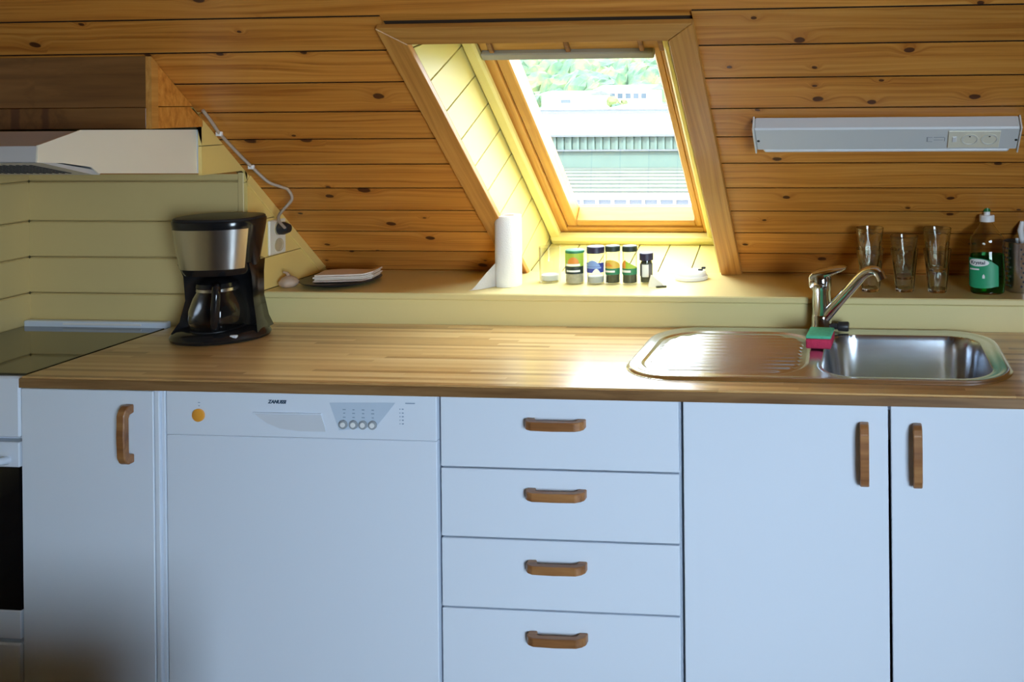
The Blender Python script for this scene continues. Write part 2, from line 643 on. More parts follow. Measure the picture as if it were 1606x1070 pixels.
def text_bm(s, size, shear=0.0, bold=0.0, depth=0.0006):
    cu = bpy.data.curves.new('text', 'FONT')
    cu.body = s
    cu.size = size
    cu.shear = shear
    cu.offset = bold
    cu.extrude = depth
    cu.align_x = 'CENTER'
    cu.align_y = 'CENTER'
    cu.resolution_u = 3
    o = bpy.data.objects.new('text', cu)
    COL.objects.link(o)
    dg = bpy.context.evaluated_depsgraph_get()
    me = bpy.data.meshes.new_from_object(o.evaluated_get(dg))
    bm = bmesh.new()
    bm.from_mesh(me)
    bpy.data.objects.remove(o)
    bpy.data.curves.remove(cu)
    bpy.data.meshes.remove(me)
    return bm


# ------------------------------------------------------------------ layout constants
M = 0.8875
LEN = math.hypot(1, M)
Y0, ZS = 2.7986, 0.9871                # where the sloped ceiling meets the shelf
UPS = Vector((0, -1 / LEN, M / LEN))   # up the slope
NIN = Vector((0, -M / LEN, -1 / LEN))  # into the room
RM = Matrix(((1, 0, 0, 0), (0, UPS.y, NIN.y, Y0), (0, UPS.z, NIN.z, ZS), (0, 0, 0, 1)))
CZ = 0.900          # counter top
CF, CB = 1.937, 2.472
XW = -2.355         # left wall
XT = -1.694         # triangular side wall
YBS = 2.420         # boarded splashback
XR = 1.80
YREAR = -2.5
ZC = 2.35


def roof_y(z):
    return Y0 - (z - ZS) / M


# ------------------------------------------------------------------ setting: floor, walls, ceilings
fl = struct('floor', box(XW - 0.1, XR + 0.1, YREAR - 0.1, 4.0, -0.06, -0.02), 'joint_dark')
nb = 0
y = YREAR
while y < 2.6:
    obj('plank', box(XW, XR, y + 0.001, y + 0.139, -0.02, 0.0, 0.002), 'floor_wood', fl)
    y += 0.14
struct('wall_right', box(XR, XR + 0.1, YREAR, 4.0, -0.06, 2.5), 'wall_white')
struct('wall_rear', box(XW - 0.1, XR + 0.1, YREAR - 0.1, YREAR, -0.06, 2.5), 'wall_white')
cfz = struct('ceiling_flat', box(XW - 0.1, XR + 0.1, YREAR - 0.1, roof_y(ZC) + 0.2, ZC + 0.012, ZC + 0.2), 'joint_dark')
y = roof_y(ZC)
while y > YREAR:
    obj('board', box(XW, XR, y - 0.108, y - 0.001, ZC, ZC + 0.012, 0.003), 'pine_board', cfz)
    y -= 0.1085

pw_ = struct('added_shade_wall', box(XW, -1.04, 1.31, 1.35, 0.0, 0.530), 'joint_dark')  # added low wall, out of frame, to shade the lower-left cabinet fronts
for i in range(5):
    obj('board', box(XW, -1.03, 1.35, 1.36, 0.002 + i * 0.1065, 0.106 + i * 0.1065, 0.002), 'pine_housing', pw_)
    obj('board', box(XW, -1.03, 1.30, 1.31, 0.002 + i * 0.1065, 0.106 + i * 0.1065, 0.002), 'pine_housing', pw_)
obj('cap_board', box(XW, -1.02, 1.295, 1.365, 0.5340, 0.546, 0.002), 'pine_casing', pw_)

# sloped ceiling: slab with the skylight shaft cut out (roof frame: x, s up the slope, -t)
SX0, SX1 = -1.030, -0.425     # skylight shaft
ST, SBT, STT = 1.014, -0.127, 0.845
cbm = bmesh.new()
prism(cbm, [(-1.6, -0.014), (2.3, -0.014), (2.3, -0.30), (-1.6, -0.30)], 'x', XW - 0.1, SX0 - 0.014)
prism(cbm, [(-1.6, -0.014), (2.3, -0.014), (2.3, -0.30), (-1.6, -0.30)], 'x', SX1 + 0.014, XR + 0.1)
prism(cbm, [(-1.6, -0.014), (-0.012, -0.014), (SBT - 0.018, -0.215), (SBT - 0.018, -0.30), (-1.6, -0.30)], 'x', SX0 - 0.014, SX1 + 0.014)
prism(cbm, [(ST + 0.012, -0.014), (2.3, -0.014), (2.3, -0.30), (STT + 0.014, -0.30), (STT + 0.014, -0.215)], 'x', SX0 - 0.014, SX1 + 0.014)
ceil = struct('ceiling_slope', cbm, 'joint_dark')
ceil.matrix_world = RM
PITCHB, S0 = 0.1086, 0.006
CX0, CX1 = -1.087, -0.362     # casing outer edges


def roof_board(xa, xb, sa, sb):
    w, l = (sb - sa - 0.0040) / 2, (xb - xa) / 2
    bm = bmesh.new()
    # shadow-gap joint: the upper edge is undercut like a rebated board
    prism(bm, [(-w, -0.014), (w - 0.012, -0.014), (w, 0.0), (-w + 0.0006, 0.0), (-w, -0.0008)], 'x', -l, l)
    o = obj('board', bm, 'pine_board', ceil, loc=((xa + xb) / 2, (sa + sb) / 2, 0))
    return o


k = -1
while True:
    sa, sb = S0 + k * PITCHB, S0 + (k + 1) * PITCHB
    if sa > 2.06:
        break
    if sa < 1.05 < sb:
        fb = roof_board(CX0 + 0.010, CX1 - 0.004, 1.066, sb)
        fb.location.z = -0.009
    if sa < 1.05:
        roof_board(XW, CX0 + 0.008, sa, sb)
        roof_board(CX1 - 0.008 if k < 9 else CX1 - 0.002, XR, sa, sb)
    elif sa < 1.09:
        roof_board(XW, XR, sa, sb)
    else:
        roof_board(XW, XR, sa, sb)
    k += 1

# left wall (painted boards) and the boarded splashback
ZJ = [0.0, 0.11, 0.22, 0.33, 0.44, 0.55, 0.66, 0.77, 0.884, 0.9865, 1.0886, 1.1906, 1.3036, 1.415, 1.525, 1.635, 1.745, 1.855, 1.965, 2.075, 2.185, 2.295, 2.40]
wl = struct('wall_left', box(XW - 0.1, XW - 0.012, YREAR, 3.9, -0.06, 2.5), 'joint_olive')


def wall_board_yz(parent, x, y0, y1, z0, z1, mat):
    bm = bmesh.new()
    h = (z1 - z0) / 2 - 0.0008
    prism(bm, [(-0.012, -h), (-0.004, -h), (0.0, -h + 0.004), (0.0, h - 0.004), (-0.004, h), (-0.012, h)], 'y', y0, y1)
    return obj('board', bm, mat, parent, loc=(x, 0, (z0 + z1) / 2))


for z0, z1 in zip(ZJ, ZJ[1:]):
    wall_board_yz(wl, XW, YREAR, YBS, z0, z1, 'paint_olive')

wb = struct('wall_back', boxes([(XW, XT - 0.012, YBS + 0.012, YBS + 0.06, 0.884, 1.60), (XW, XT - 0.012, 2.26, YBS + 0.012, 1.345, 1.52)]), 'joint_olive')
for z0, z1 in zip(ZJ, ZJ[1:]):
    if z0 > 1.31 or z0 < 0.85:
        continue
    h = (min(z1, 1.345) - z0) / 2 - 0.0008
    bm = bmesh.new()
    prism(bm, [(0.012, -h), (0.004, -h), (0.0, -h + 0.004), (0.0, h - 0.004), (0.004, h), (0.012, h)], 'x', XW, XT - 0.028)
    obj('board', bm, 'paint_olive', wb, loc=(0, YBS, z0 + h + 0.0008))
obj('corner_strip', box(XT - 0.028, XT - 0.0105, YBS - 0.005, YBS + 0.012, 0.9, 1.335, 0.002), 'paint_olive', wb)

# triangular side wall under the slope
ws = struct('wall_side', prism_bm([(YBS + 0.014, 0.95), (roof_y(0.95), 0.95), (roof_y(1.50), 1.50), (2.26, 1.50), (2.26, 1.345), (YBS + 0.014, 1.345)], 'x', XT - 0.03, XT - 0.010), 'joint_olive')
TJ = [0.987, 1.079, 1.190, 1.300, 1.41, 1.512]
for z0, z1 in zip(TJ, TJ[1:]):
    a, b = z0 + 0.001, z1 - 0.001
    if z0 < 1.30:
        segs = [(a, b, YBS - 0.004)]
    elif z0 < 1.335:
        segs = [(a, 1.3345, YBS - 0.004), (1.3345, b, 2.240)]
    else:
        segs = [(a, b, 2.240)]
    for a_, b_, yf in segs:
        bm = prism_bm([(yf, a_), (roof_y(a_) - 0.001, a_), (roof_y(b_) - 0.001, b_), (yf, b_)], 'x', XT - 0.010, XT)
        obj('board', bm, 'paint_yellow_bounce', ws)
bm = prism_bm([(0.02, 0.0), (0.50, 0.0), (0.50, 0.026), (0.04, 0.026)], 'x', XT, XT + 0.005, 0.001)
t1 = struct('trim_1', bm, 'paint_yellow_bounce')
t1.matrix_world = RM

# ------------------------------------------------------------------ skylight
win = empty_struct('window_1', RM)
# casing boards (mitred), proud of the ceiling boards
cas_l = prism_bm([(CX0, 0.004), (SX0, 0.004), (SX0, ST), (CX0, 1.068)], 'z', 0.0, 0.016, 0.0015)
obj('casing_board', cas_l, 'pine_casing_up', win)
cas_r = prism_bm([(SX1, 0.004), (CX1, 0.004), (CX1, 1.068), (SX1, ST)], 'z', 0.0, 0.016, 0.0015)
obj('casing_board', cas_r, 'pine_casing_up', win)
cas_t = prism_bm([(SX0 + 0.001, ST + 0.001), (SX1 - 0.001, ST + 0.001), (CX1 - 0.001, 1.068), (CX0 + 0.001, 1.068)], 'z', 0.0, 0.016, 0.0015)
obj('casing_board', cas_t, 'pine_casing', win)
# reveal boards: the shaft narrows downwards towards the window (s drops while t grows)
DS = -0.075 / 0.2
nrb = 11
for side, x0, x1 in ((-1, SX0 - 0.013, SX0 - 0.003), (1, SX1 + 0.003, SX1 + 0.013)):
    for i in range(-2, nrb + 1):
        sa = 0.113 * i + 0.0 + 0.085
        sb = sa + 0.113
        lo, hi = sa + 0.0026, sb - 0.0026
        def at_t(s, t):
            return (s + DS * t, -t)
        def clip(p):
            s, nt = p
            t = -nt
            smin = SBT * t / 0.2 - 0.004
            smax = ST + (STT - ST) * t / 0.2 + 0.006
            return (max(smin, min(smax, s)), nt)
        poly = [clip(at_t(lo, 0.004)), clip(at_t(hi, 0.004)), clip(at_t(hi, 0.198)), clip(at_t(lo, 0.198))]
        if poly[1][0] - poly[0][0] < 0.01 and poly[2][0] - poly[3][0] < 0.01:
            continue
        if poly[1][0] - poly[0][0] < 0.002:
            poly = [poly[0], poly[2], poly[3]]
        elif poly[2][0] - poly[3][0] < 0.002:
            poly = poly[:3]
        bm = prism_bm(poly, 'x', x0, x1)
        obj('reveal_board', bm, 'paint_yellow', win)
obj('edge_strip', box(SX1 - 0.006, SX1 + 0.001, 0.01, ST - 0.004, -0.012, 0.004), 'paint_yellow', win)
# bottom reveal boards and top reveal board
nb_ = 6
for i in range(nb_):
    xa = SX0 + (SX1 - SX0) * i / nb_
    xb = SX0 + (SX1 - SX0) * (i + 1) / nb_
    bm = prism_bm([(0.0, 0.0), (SBT, -0.2), (SBT - 0.010, -0.2), (-0.011, 0.0)], 'x', xa + 0.0020, xb - 0.0020)
    obj('reveal_board', bm, 'paint_yellow', win)
bm = prism_bm([(ST, 0.0), (ST + 0.011, 0.0), (STT + 0.012, -0.2), (STT, -0.2)], 'x', SX0 + 0.001, SX1 - 0.001)
obj('reveal_board', bm, 'paint_yellow', win)
# painted lining mouldings round the frame
def bar(name, x0, x1, s0, s1, t0, t1, mat, bev=0.002, parent=win):
    return obj(name, box(x0, x1, s0, s1, -t1, -t0, bev), mat, parent)
FX0, FX1 = -0.994, -0.500
bar('lining', SX0 + 0.001, FX0, -0.11, STT - 0.005, 0.180, 0.205, 'paint_yellow', 0.006)
bar('lining', FX1, SX1 - 0.001, -0.11, STT - 0.005, 0.180, 0.205, 'paint_yellow', 0.006)
bar('lining', SX0 + 0.001, SX1 - 0.001, SBT, -0.079, 0.170, 0.205, 'paint_yellow', 0.008)
# outer frame (fixed) and sash
GX0, GX1, GS0, GS1 = -0.936, -0.538, -0.034, 0.775
fr = empty_struct('frame')
fr.parent = win
fr.matrix_parent_inverse = Matrix.Identity(4)
del fr['kind']
bar('frame_bar', SX0 - 0.013, FX0 + 0.022, SBT - 0.017, STT + 0.013, 0.2055, 0.30, 'pine_frame_up', 0.002, fr)
bar('frame_bar', FX1 - 0.014, SX1 + 0.013, SBT - 0.017, STT + 0.013, 0.2055, 0.30, 'pine_frame_up', 0.002, fr)
bar('frame_bar', FX0 + 0.022, FX1 - 0.014, SBT - 0.017, -0.063, 0.2055, 0.30, 'pine_frame', 0.002, fr)
bar('frame_bar', FX0 + 0.022, FX1 - 0.014, 0.815, STT + 0.013, 0.2055, 0.30, 'pine_frame', 0.002, fr)
sash = empty_struct('sash')
sash.parent = win
sash.matrix_parent_inverse = Matrix.Identity(4)
del sash['kind']
bar('sash_bar', FX0 + 0.023, GX0, -0.062, 0.814, 0.212, 0.275, 'pine_frame_up', 0.004, sash)
bar('sash_bar', GX1, FX1 - 0.015, -0.062, 0.814, 0.212, 0.275, 'pine_frame_up', 0.004, sash)
bar('sash_bar', GX0, GX1, -0.062, GS0, 0.212, 0.275, 'pine_frame', 0.004, sash)
bar('sash_bar', GX0, GX1, GS1, 0.814, 0.212, 0.275, 'pine_frame', 0.004, sash)
obj('pane', box(GX0 - 0.006, GX1 + 0.006, GS0 - 0.006, GS1 + 0.006, -0.258, -0.254), 'window_glass', sash)
# ventilation bar / blind box at the top with its brackets
bar('blind_box', GX0 - 0.056, GX1 + 0.006, 0.752, 0.776, 0.186, 0.212, 'blind_grey', 0.003)
bar('vent_flap', FX0 + 0.002, FX1 - 0.002, 0.778, 0.822, 0.198, 0.212, 'pine_frame', 0.002)
for xb in (-0.960, -0.755, -0.560, -0.508):
    bar('bracket', xb - 0.006, xb + 0.006, 0.776, 0.826, 0.190, 0.200, 'handle_wood', 0.001)

# ------------------------------------------------------------------ shelf under the slope
sh = thing('window_shelf', 'long pale yellow painted ledge running under the skylight behind the worktop', 'shelf', (0, CB, CZ))
obj('shelf_board', box(XT + 0.002, XR - 0.01, -0.006, 0.345, ZS - CZ - 0.018, ZS - CZ, 0.003), 'shelf_paint', sh)
obj('riser_board', box(XT + 0.002, XR - 0.01, 0.0, 0.018, -0.03, ZS - CZ - 0.019, 0.001), 'shelf_paint', sh)

# ------------------------------------------------------------------ worktop with sink cut-out
HX0, HX1, HY0, HY1 = -0.0925, 0.2905, 2.0415, 2.4035


def worktop():
    bm = bmesh.new()
    XE = 0.56
    xs = [-1.915, HX0, HX1, XE]
    ys = [CF, HY0, HY1, CB - 0.001]
    for zt in (CZ, CZ - 0.0255):
        g = [[bm.verts.new((x, y_, zt)) for x in xs] for y_ in ys]
        for j in range(3):
            for i in range(3):
                if i == 1 and j == 1:
                    continue
                q = [g[j][i], g[j][i + 1], g[j + 1][i + 1], g[j + 1][i]]
                bm.faces.new(q if zt == CZ else q[::-1])
        if zt == CZ:
            top = g
        else:
            bot = g
    def side(a, b):
        for (p, q) in zip(a, a[1:]):
            pass
    def wall(path):
        for (j, i), (j2, i2) in zip(path, path[1:]):
            bm.faces.new((top[j][i], bot[j][i], bot[j2][i2], top[j2][i2]))
    wall([(0, 0), (0, 1), (0, 2), (0, 3), (1, 3), (2, 3), (3, 3), (3, 2), (3, 1), (3, 0), (2, 0), (1, 0), (0, 0)])
    wall([(1, 1), (2, 1), (2, 2), (1, 2), (1, 1)])
    bmesh.ops.recalc_face_normals(bm, faces=bm.faces)
    es = [e for e in bm.edges if len(e.link_faces) == 2 and abs(e.calc_face_angle(0)) > 1.0
          and all(abs(v.co.y - CF) < 1e-4 or abs(v.co.x + 1.915) < 1e-4 for v in e.verts)]
    bmesh.ops.bevel(bm, geom=es, offset=0.004, segments=2, affect='EDGES')
    return bm


wt = tag(obj('worktop', worktop(), 'butcher_block'), 'striped butcher-block kitchen worktop spanning the white base units', 'worktop')

eb = obj('edge_band', box(-1.914, 0.559, CF - 0.0018, CF, CZ - 0.0245, CZ - 0.0035, 0.0006), 'edge_wood', wt)
eb['label'] = 'darker brown front edge band'

# ------------------------------------------------------------------ base units


def handle_bm(axis):
    """bow handle: feet on the door (y=0), grip towards -y; axis x or z"""
    Lh = 0.066
    out = [(-Lh, 0), (-Lh, -0.016), (-Lh + 0.006, -0.024), (-Lh + 0.018, -0.030), (0, -0.032), (Lh - 0.018, -0.030), (Lh - 0.006, -0.024), (Lh, -0.016), (Lh, 0),
           (Lh - 0.019, 0), (Lh - 0.021, -0.012), (Lh - 0.028, -0.015), (-Lh + 0.028, -0.015), (-Lh + 0.021, -0.012), (-Lh + 0.019, 0)]
    bm = bmesh.new()
    if axis == 'x':
        prism(bm, out, 'z', -0.0095, 0.0095, 0.0018)
    else:
        prism(bm, [(b, a) for a, b in out], 'x', -0.0095, 0.0095, 0.0018)
    return bm


DF = 1.955          # door fronts
CT = CZ - 0.0265


def carcass(t, w, d=0.44):
    """open-topped cabinet body from panels, origin at front-bottom-left of the doors"""
    bm = bmesh.new()
    y0, y1 = 0.019, 0.019 + d
    bx(bm, 0.001, 0.017, y0, y1, 0.1, CT - 0.002)
    bx(bm, w - 0.017, w - 0.001, y0, y1, 0.1, CT - 0.002)
    bx(bm, 0.017, w - 0.017, y0, y1, 0.1, 0.116)
    bx(bm, 0.017, w - 0.017, y1 - 0.006, y1, 0.116, CT - 0.002)
    bx(bm, 0.017, w - 0.017, y0, y0 + 0.08, CT - 0.018, CT - 0.002)
    bx(bm, 0.001, w - 0.001, y0 + 0.05, y0 + 0.066, 0.0, 0.1)
    obj('body', bm, 'carcass_white', t)


def door(t, x0, x1, z0, z1, hx, hz, axis='z', name='door'):
    d = obj(name, box(x0, x1, 0.0, 0.018, z0, z1, 0.0015), 'cabinet_white', t)
    h = obj('handle', handle_bm(axis), 'handle_wood', d, loc=(hx, 0.0, hz))
    h['label'] = 'brown wooden bow handle'
    return d


cb1 = thing('base_cabinet', 'narrow white base cabinet with one upright wooden handle between stove and dishwasher', 'cabinet', (-1.928, DF, 0))
carcass(cb1, 0.352)
door(cb1, 0.0, 0.325, 0.12, CT - 0.006, 0.270, 0.772)
obj('filler_strip', box(0.330, 0.341, -0.002, 0.019, 0.1, CT - 0.003, 0.001), 'cabinet_white', cb1)
obj('filler_strip', box(0.342, 0.351, 0.004, 0.019, 0.1, CT - 0.003, 0.001), 'cabinet_white', cb1)

du = thing('drawer_unit', 'white four-drawer base unit with horizontal wooden bow handles', 'drawer unit', (-0.928, DF, 0))
carcass(du, 0.536)
for z0, z1, hz in ((0.7165, CT - 0.004, 0.8185), (0.563, 0.7125, 0.666), (0.4085, 0.559, 0.509), (0.120, 0.4045, 0.354)):
    door(du, 0.002, 0.533, z0, z1, 0.2645, hz, 'x', 'drawer')

sc_ = thing('sink_cabinet', 'white double-door cabinet under the steel sink, upright handles meeting in the middle', 'cabinet', (-0.388, DF, 0))
carcass(sc_, 0.886)
door(sc_, 0.003, 0.4395, 0.12, CT - 0.004, 0.390, 0.770)
door(sc_, 0.4455, 0.883, 0.12, CT - 0.004, 0.500, 0.770)

# ------------------------------------------------------------------ dishwasher
dw = thing('dishwasher', 'white built-in dishwasher with orange power button and four round buttons', 'dishwasher', (-1.574, DF, 0))
obj('body', box(0.004, 0.638, 0.022, 0.49, 0.1, CT - 0.004, 0.002), 'enamel_white', dw)
obj('plinth', box(0.006, 0.636, 0.05, 0.066, 0.0, 0.099), 'carcass_white', dw)
obj('door', box(0.003, 0.639, 0.0, 0.020, 0.115, 0.7700, 0.0015), 'enamel_white', dw)
# control panel with a real scooped grip
cp = obj('control_panel', boxes([(0.003, 0.639, 0.0, 0.020, 0.7706, CT - 0.004)], 0.0015), 'enamel_white', dw)
grip = [(0.216, 0.823), (0.372, 0.823), (0.379, 0.803), (0.383, 0.786), (0.32, 0.786), (0.275, 0.791), (0.245, 0.802), (0.222, 0.817)]
obj('grip_recess', prism_bm(grip, 'y', -0.0012, 0.004), 'recess_grey', cp)
obj('grip_lip', tube_bm([(0.212, -0.0015, 0.8245), (0.29, -0.003, 0.8250), (0.374, -0.0015, 0.8250)], 0.0022, 8), 'enamel_white', cp, smooth=40)
pw = obj('power_button', lathe_bm([(0.0145, 0.0), (0.0145, 0.0035), (0.0125, 0.0048), (0.0, 0.005)], n=24), 'orange_button', cp, smooth=40, loc=(0.082, 0.0, 0.8165))
pw.rotation_euler = (PI / 2, 0, 0)
pw['label'] = 'round orange power button'
obj('display_field', prism_bm([(0.392, 0.851), (0.545, 0.854), (0.521, 0.824), (0.500, 0.800), (0.414, 0.790)], 'y', -0.0008, 0.002), 'panel_blue', cp)
for bxx in (0.4245, 0.4482, 0.4705, 0.4927):
    b = obj('button', lathe_bm([(0.0098, 0.0), (0.0098, 0.003), (0.0075, 0.004), (0.006, 0.0030)], n=20), 'gutter_grey', cp, smooth=40, loc=(bxx, -0.0008, 0.8035))
    b.rotation_euler = (PI / 2, 0, 0)
    c = obj('button_cap', lathe_bm([(0.0055, 0.0), (0.0055, 0.0045), (0.0, 0.005)], n=16), 'white_plastic', b, smooth=40)
lg = obj('logo', text_bm('ZANUSSI', 0.0105, 0.25, 0.0004), 'ink', cp, loc=(0.2685, -0.0006, 0.8500))
lg.rotation_euler = (PI / 2, 0, 0)
mk = []
for r_, zz in enumerate((0.8365, 0.8285, 0.8195)):
    for q, bxx in enumerate((0.4265, 0.4482, 0.4705, 0.4927)):
        w_ = (0.0035, 0.0022, 0.003, 0.0026)[(q + r_) % 4]
        mk.append((bxx - w_, bxx + w_, -0.0012, 0.0, zz - 0.0011, zz + 0.0011))
for zz in (0.8400, 0.8315, 0.8235, 0.8155, 0.8075):
    mk.append((0.5545, 0.5565, -0.0008, 0.0, zz - 0.0012, zz + 0.0012))
    mk.append((0.5600, 0.5640, -0.0008, 0.0, zz - 0.0013, zz + 0.0013))
mk.append((0.5680, 0.5900, -0.0008, 0.0, 0.8520, 0.8545))
mk.append((0.0800, 0.0850, -0.0008, 0.0, 0.8440, 0.8455))
mk.append((0.0815, 0.0840, -0.0008, 0.0, 0.8365, 0.8385))
obj('panel_print', boxes(mk), 'ink_soft', cp)['kind'] = 'stuff'

# ------------------------------------------------------------------ stove
XSR = -1.935
stv = thing('stove', 'white free-standing stove with black glass hob in the left corner', 'stove', (0, 0, 0))
sx0, sx1 = XW + 0.004, XSR
obj('body', box(sx0, sx1, 1.985, 2.40, 0.02, 0.880, 0.003), 'enamel_white', stv)
obj('control_panel', box(sx0, sx1, 1.958, 1.984, 0.752, 0.893, 0.004), 'enamel_white', stv)
hob = obj('hob', box(sx0, sx1 + 0.012, 1.960, 2.405, 0.881, 0.8935, 0.003), 'enamel_white', stv)
obj('hob_glass', box(sx0 + 0.004, sx1 + 0.010, 1.968, 2.393, 0.8937, 0.8985, 0.001), 'black_glass', hob)
obj('back_rail', box(sx0, sx1 + 0.012, 2.394, 2.416, 0.894, 0.914, 0.004, 2), 'enamel_white', stv)
obj('rail_vent', box(sx0 + 0.12, sx1 - 0.06, 2.3925, 2.396, 0.903, 0.909, 0.001), 'white_plastic', stv)
od = obj('oven_door', boxes([(sx0, sx1 - 0.002, 1.958, 1.984, 0.684, 0.742), (sx0, sx1 - 0.002, 1.958, 1.984, 0.287, 0.3525),
                             (sx0, sx0 + 0.03, 1.958, 1.984, 0.3525, 0.684)], 0.002), 'enamel_white', stv)
obj('oven_glass', box(sx0 + 0.03, sx1 - 0.003, 1.960, 1.982, 0.353, 0.6835, 0.001), 'oven_glass', od)
obj('handle', tube_bm(smooth_path([(sx1 - 0.03, 1.958, 0.700), (sx1 - 0.035, 1.925, 0.708), (sx1 - 0.07, 1.915, 0.712), (sx0 + 0.07, 1.915, 0.712), (sx0 + 0.035, 1.925, 0.708), (sx0 + 0.03, 1.958, 0.700)]), 0.009), 'enamel_white', od, smooth=50)
obj('storage_drawer', box(sx0, sx1 - 0.002, 1.958, 1.984, 0.06, 0.277, 0.004), 'enamel_white', stv)
for i in range(4):
    kx = sx0 + 0.06 + i * 0.085
    kb = obj('knob', lathe_bm([(0.020, 0.0), (0.019, 0.014), (0.016, 0.018), (0.0, 0.018)], n=20), 'white_plastic', stv, smooth=40, loc=(kx, 1.958, 0.82))
    kb.rotation_euler = (PI / 2, 0, 0)

# ------------------------------------------------------------------ hood and its timber housing
XB = -1.690
hh = thing('hood_housing', 'brown pine box housing boarded in above the cooker hood', 'housing', (0, 0, 0))
hz0, hzm = 1.4600, 1.5125
yf = 2.067
hzt = ZS + M * (Y0 - yf)
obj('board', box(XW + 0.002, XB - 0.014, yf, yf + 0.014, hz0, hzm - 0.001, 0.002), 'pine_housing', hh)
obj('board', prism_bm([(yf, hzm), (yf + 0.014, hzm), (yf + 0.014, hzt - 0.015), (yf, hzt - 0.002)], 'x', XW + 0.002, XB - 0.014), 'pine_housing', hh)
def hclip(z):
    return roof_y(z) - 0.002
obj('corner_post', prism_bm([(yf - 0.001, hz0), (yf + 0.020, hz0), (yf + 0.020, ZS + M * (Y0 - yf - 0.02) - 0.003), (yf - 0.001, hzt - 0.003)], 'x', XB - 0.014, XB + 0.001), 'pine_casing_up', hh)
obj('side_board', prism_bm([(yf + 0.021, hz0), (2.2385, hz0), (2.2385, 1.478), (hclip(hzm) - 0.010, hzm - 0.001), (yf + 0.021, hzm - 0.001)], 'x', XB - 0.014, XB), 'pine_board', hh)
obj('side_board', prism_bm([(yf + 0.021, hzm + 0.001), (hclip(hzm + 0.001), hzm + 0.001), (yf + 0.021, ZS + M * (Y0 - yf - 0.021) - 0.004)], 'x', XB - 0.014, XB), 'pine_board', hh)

hd = thing('cooker_hood', 'cream-white slim cooker hood under the pine housing', 'cooker hood', (0, 0, 0))
XH = -1.705
prof = [(1.772, 1.399), (1.775, 1.435), (1.880, 1.4635), (2.2435, 1.4525), (2.2435, 1.3393), (1.928, 1.3644), (1.907, 1.3802), (1.836, 1.3936)]
obj('side_panel', prism_bm(prof, 'x', XH - 0.004, XH, 0.0), 'hood_white', hd)
obj('side_panel', prism_bm(prof, 'x', XW + 0.003, XW + 0.007, 0.0), 'hood_white', hd)
obj('back_edge', box(XH - 0.003, XH + 0.001, 2.236, 2.2415, 1.341, 1.452), 'recess_grey', hd)
body_prof = [(1.776, 1.400), (1.779, 1.433), (1.882, 1.4610), (2.240, 1.4505), (2.240, 1.3405), (1.95, 1.3655), (1.93, 1.3800), (1.84, 1.3960)]
obj('body', prism_bm(body_prof, 'x', XW + 0.007, XH - 0.004), 'hood_grey', hd)
gr = obj('grille_flap', prism_bm([(1.795, 1.3965), (1.802, 1.400), (1.950, 1.3675), (1.940, 1.3600), (1.92, 1.3625)], 'x', XW + 0.008, XH - 0.010), 'hood_grey', hd)
# slots in the flap, one by one
sl_dir = Vector((0, 1.932 - 1.806, 1.3475 - 1.398)).normalized()
gp = Vector((0, 1.795, 1.3965))
gq = Vector((0, 1.92, 1.3625))
gn = Vector((0, -(gq - gp).z, (gq - gp).y)).normalized()
gn = gn if gn.y < 0 else -gn
slot_mesh = None
xs_ = XH - 0.060
a, b = gp.lerp(gq, 0.16), gp.lerp(gq, 0.86)
bm = bmesh.new()
v = [bm.verts.new(Vector((dx, 0, 0)) + p + gn * 0.0015) for dx, p in ((0, a), (0.0055, a), (0.0175, b), (0.012, b))]
v2 = [bm.verts.new(w.co - gn * 0.004) for w in v]
bm.faces.new(v)
bm.faces.new(v2[::-1])
for i in range(4):
    bm.faces.new((v[i], v2[i], v2[(i + 1) % 4], v[(i + 1) % 4]))
bmesh.ops.recalc_face_normals(bm, faces=bm.faces)
slot = obj('slot', bm, 'slot_dark', gr, loc=(xs_, 0, 0))
while xs_ > XW + 0.06:
    xs_ -= 0.0155
    o = slot.copy()
    COL.objects.link(o)
    o.parent = gr
    o.location = (xs_, 0, 0)

# ------------------------------------------------------------------ wall outlet, cord, lamp
XO = XT
so = thing('wall_outlet', 'cream double wall outlet on the yellow side wall behind the coffee maker', 'outlet', (XO, 2.537, 1.132))
obj('faceplate', box(0.0, 0.008, -0.038, 0.038, -0.050, 0.050, 0.003), 'cream_plastic', so)
for dz in (-0.024, 0.024):
    r_ = obj('socket', lathe_bm([(0.0195, 0.0), (0.0195, 0.0030), (0.0165, 0.0030), (0.0155, 0.0008), (0, 0.0008)], n=20), 'socket_tan', so, smooth=30, loc=(0.008, 0.003, dz))
    r_.rotation_euler = (0, PI / 2, 0)
cd = thing('power_cord', 'grey power cord clipped along the sloping trim and plugged into the outlet', 'cord', (XO, 2.537, 1.132))
base = Vector((XO, 2.537, 1.132))
cpts = [(-1.660, 2.200, 1.503), (-1.660, 2.232, 1.472), (-1.660, 2.262, 1.4407), (-1.655, 2.322, 1.3880), (-1.640, 2.3585, 1.3472), (-1.610, 2.381, 1.3055),
        (-1.592, 2.410, 1.289), (-1.585, 2.432, 1.278), (-1.585, 2.449, 1.251), (-1.610, 2.450, 1.223), (-1.635, 2.465, 1.202), (-1.650, 2.490, 1.182), (-1.657, 2.525, 1.160)]
obj('cable', tube_bm([p - base for p in smooth_path(cpts, 5)], 0.0042, 8), 'cord_grey', cd, smooth=60)
pl = obj('plug', lathe_bm([(0.008, 0.0), (0.0185, 0.002), (0.0185, 0.014), (0.012, 0.030), (0.0, 0.031)], n=20), 'black_soft', cd, smooth=40, loc=(0.0115, 0.003, 0.024))
pl.rotation_euler = (0, PI / 2, 0)
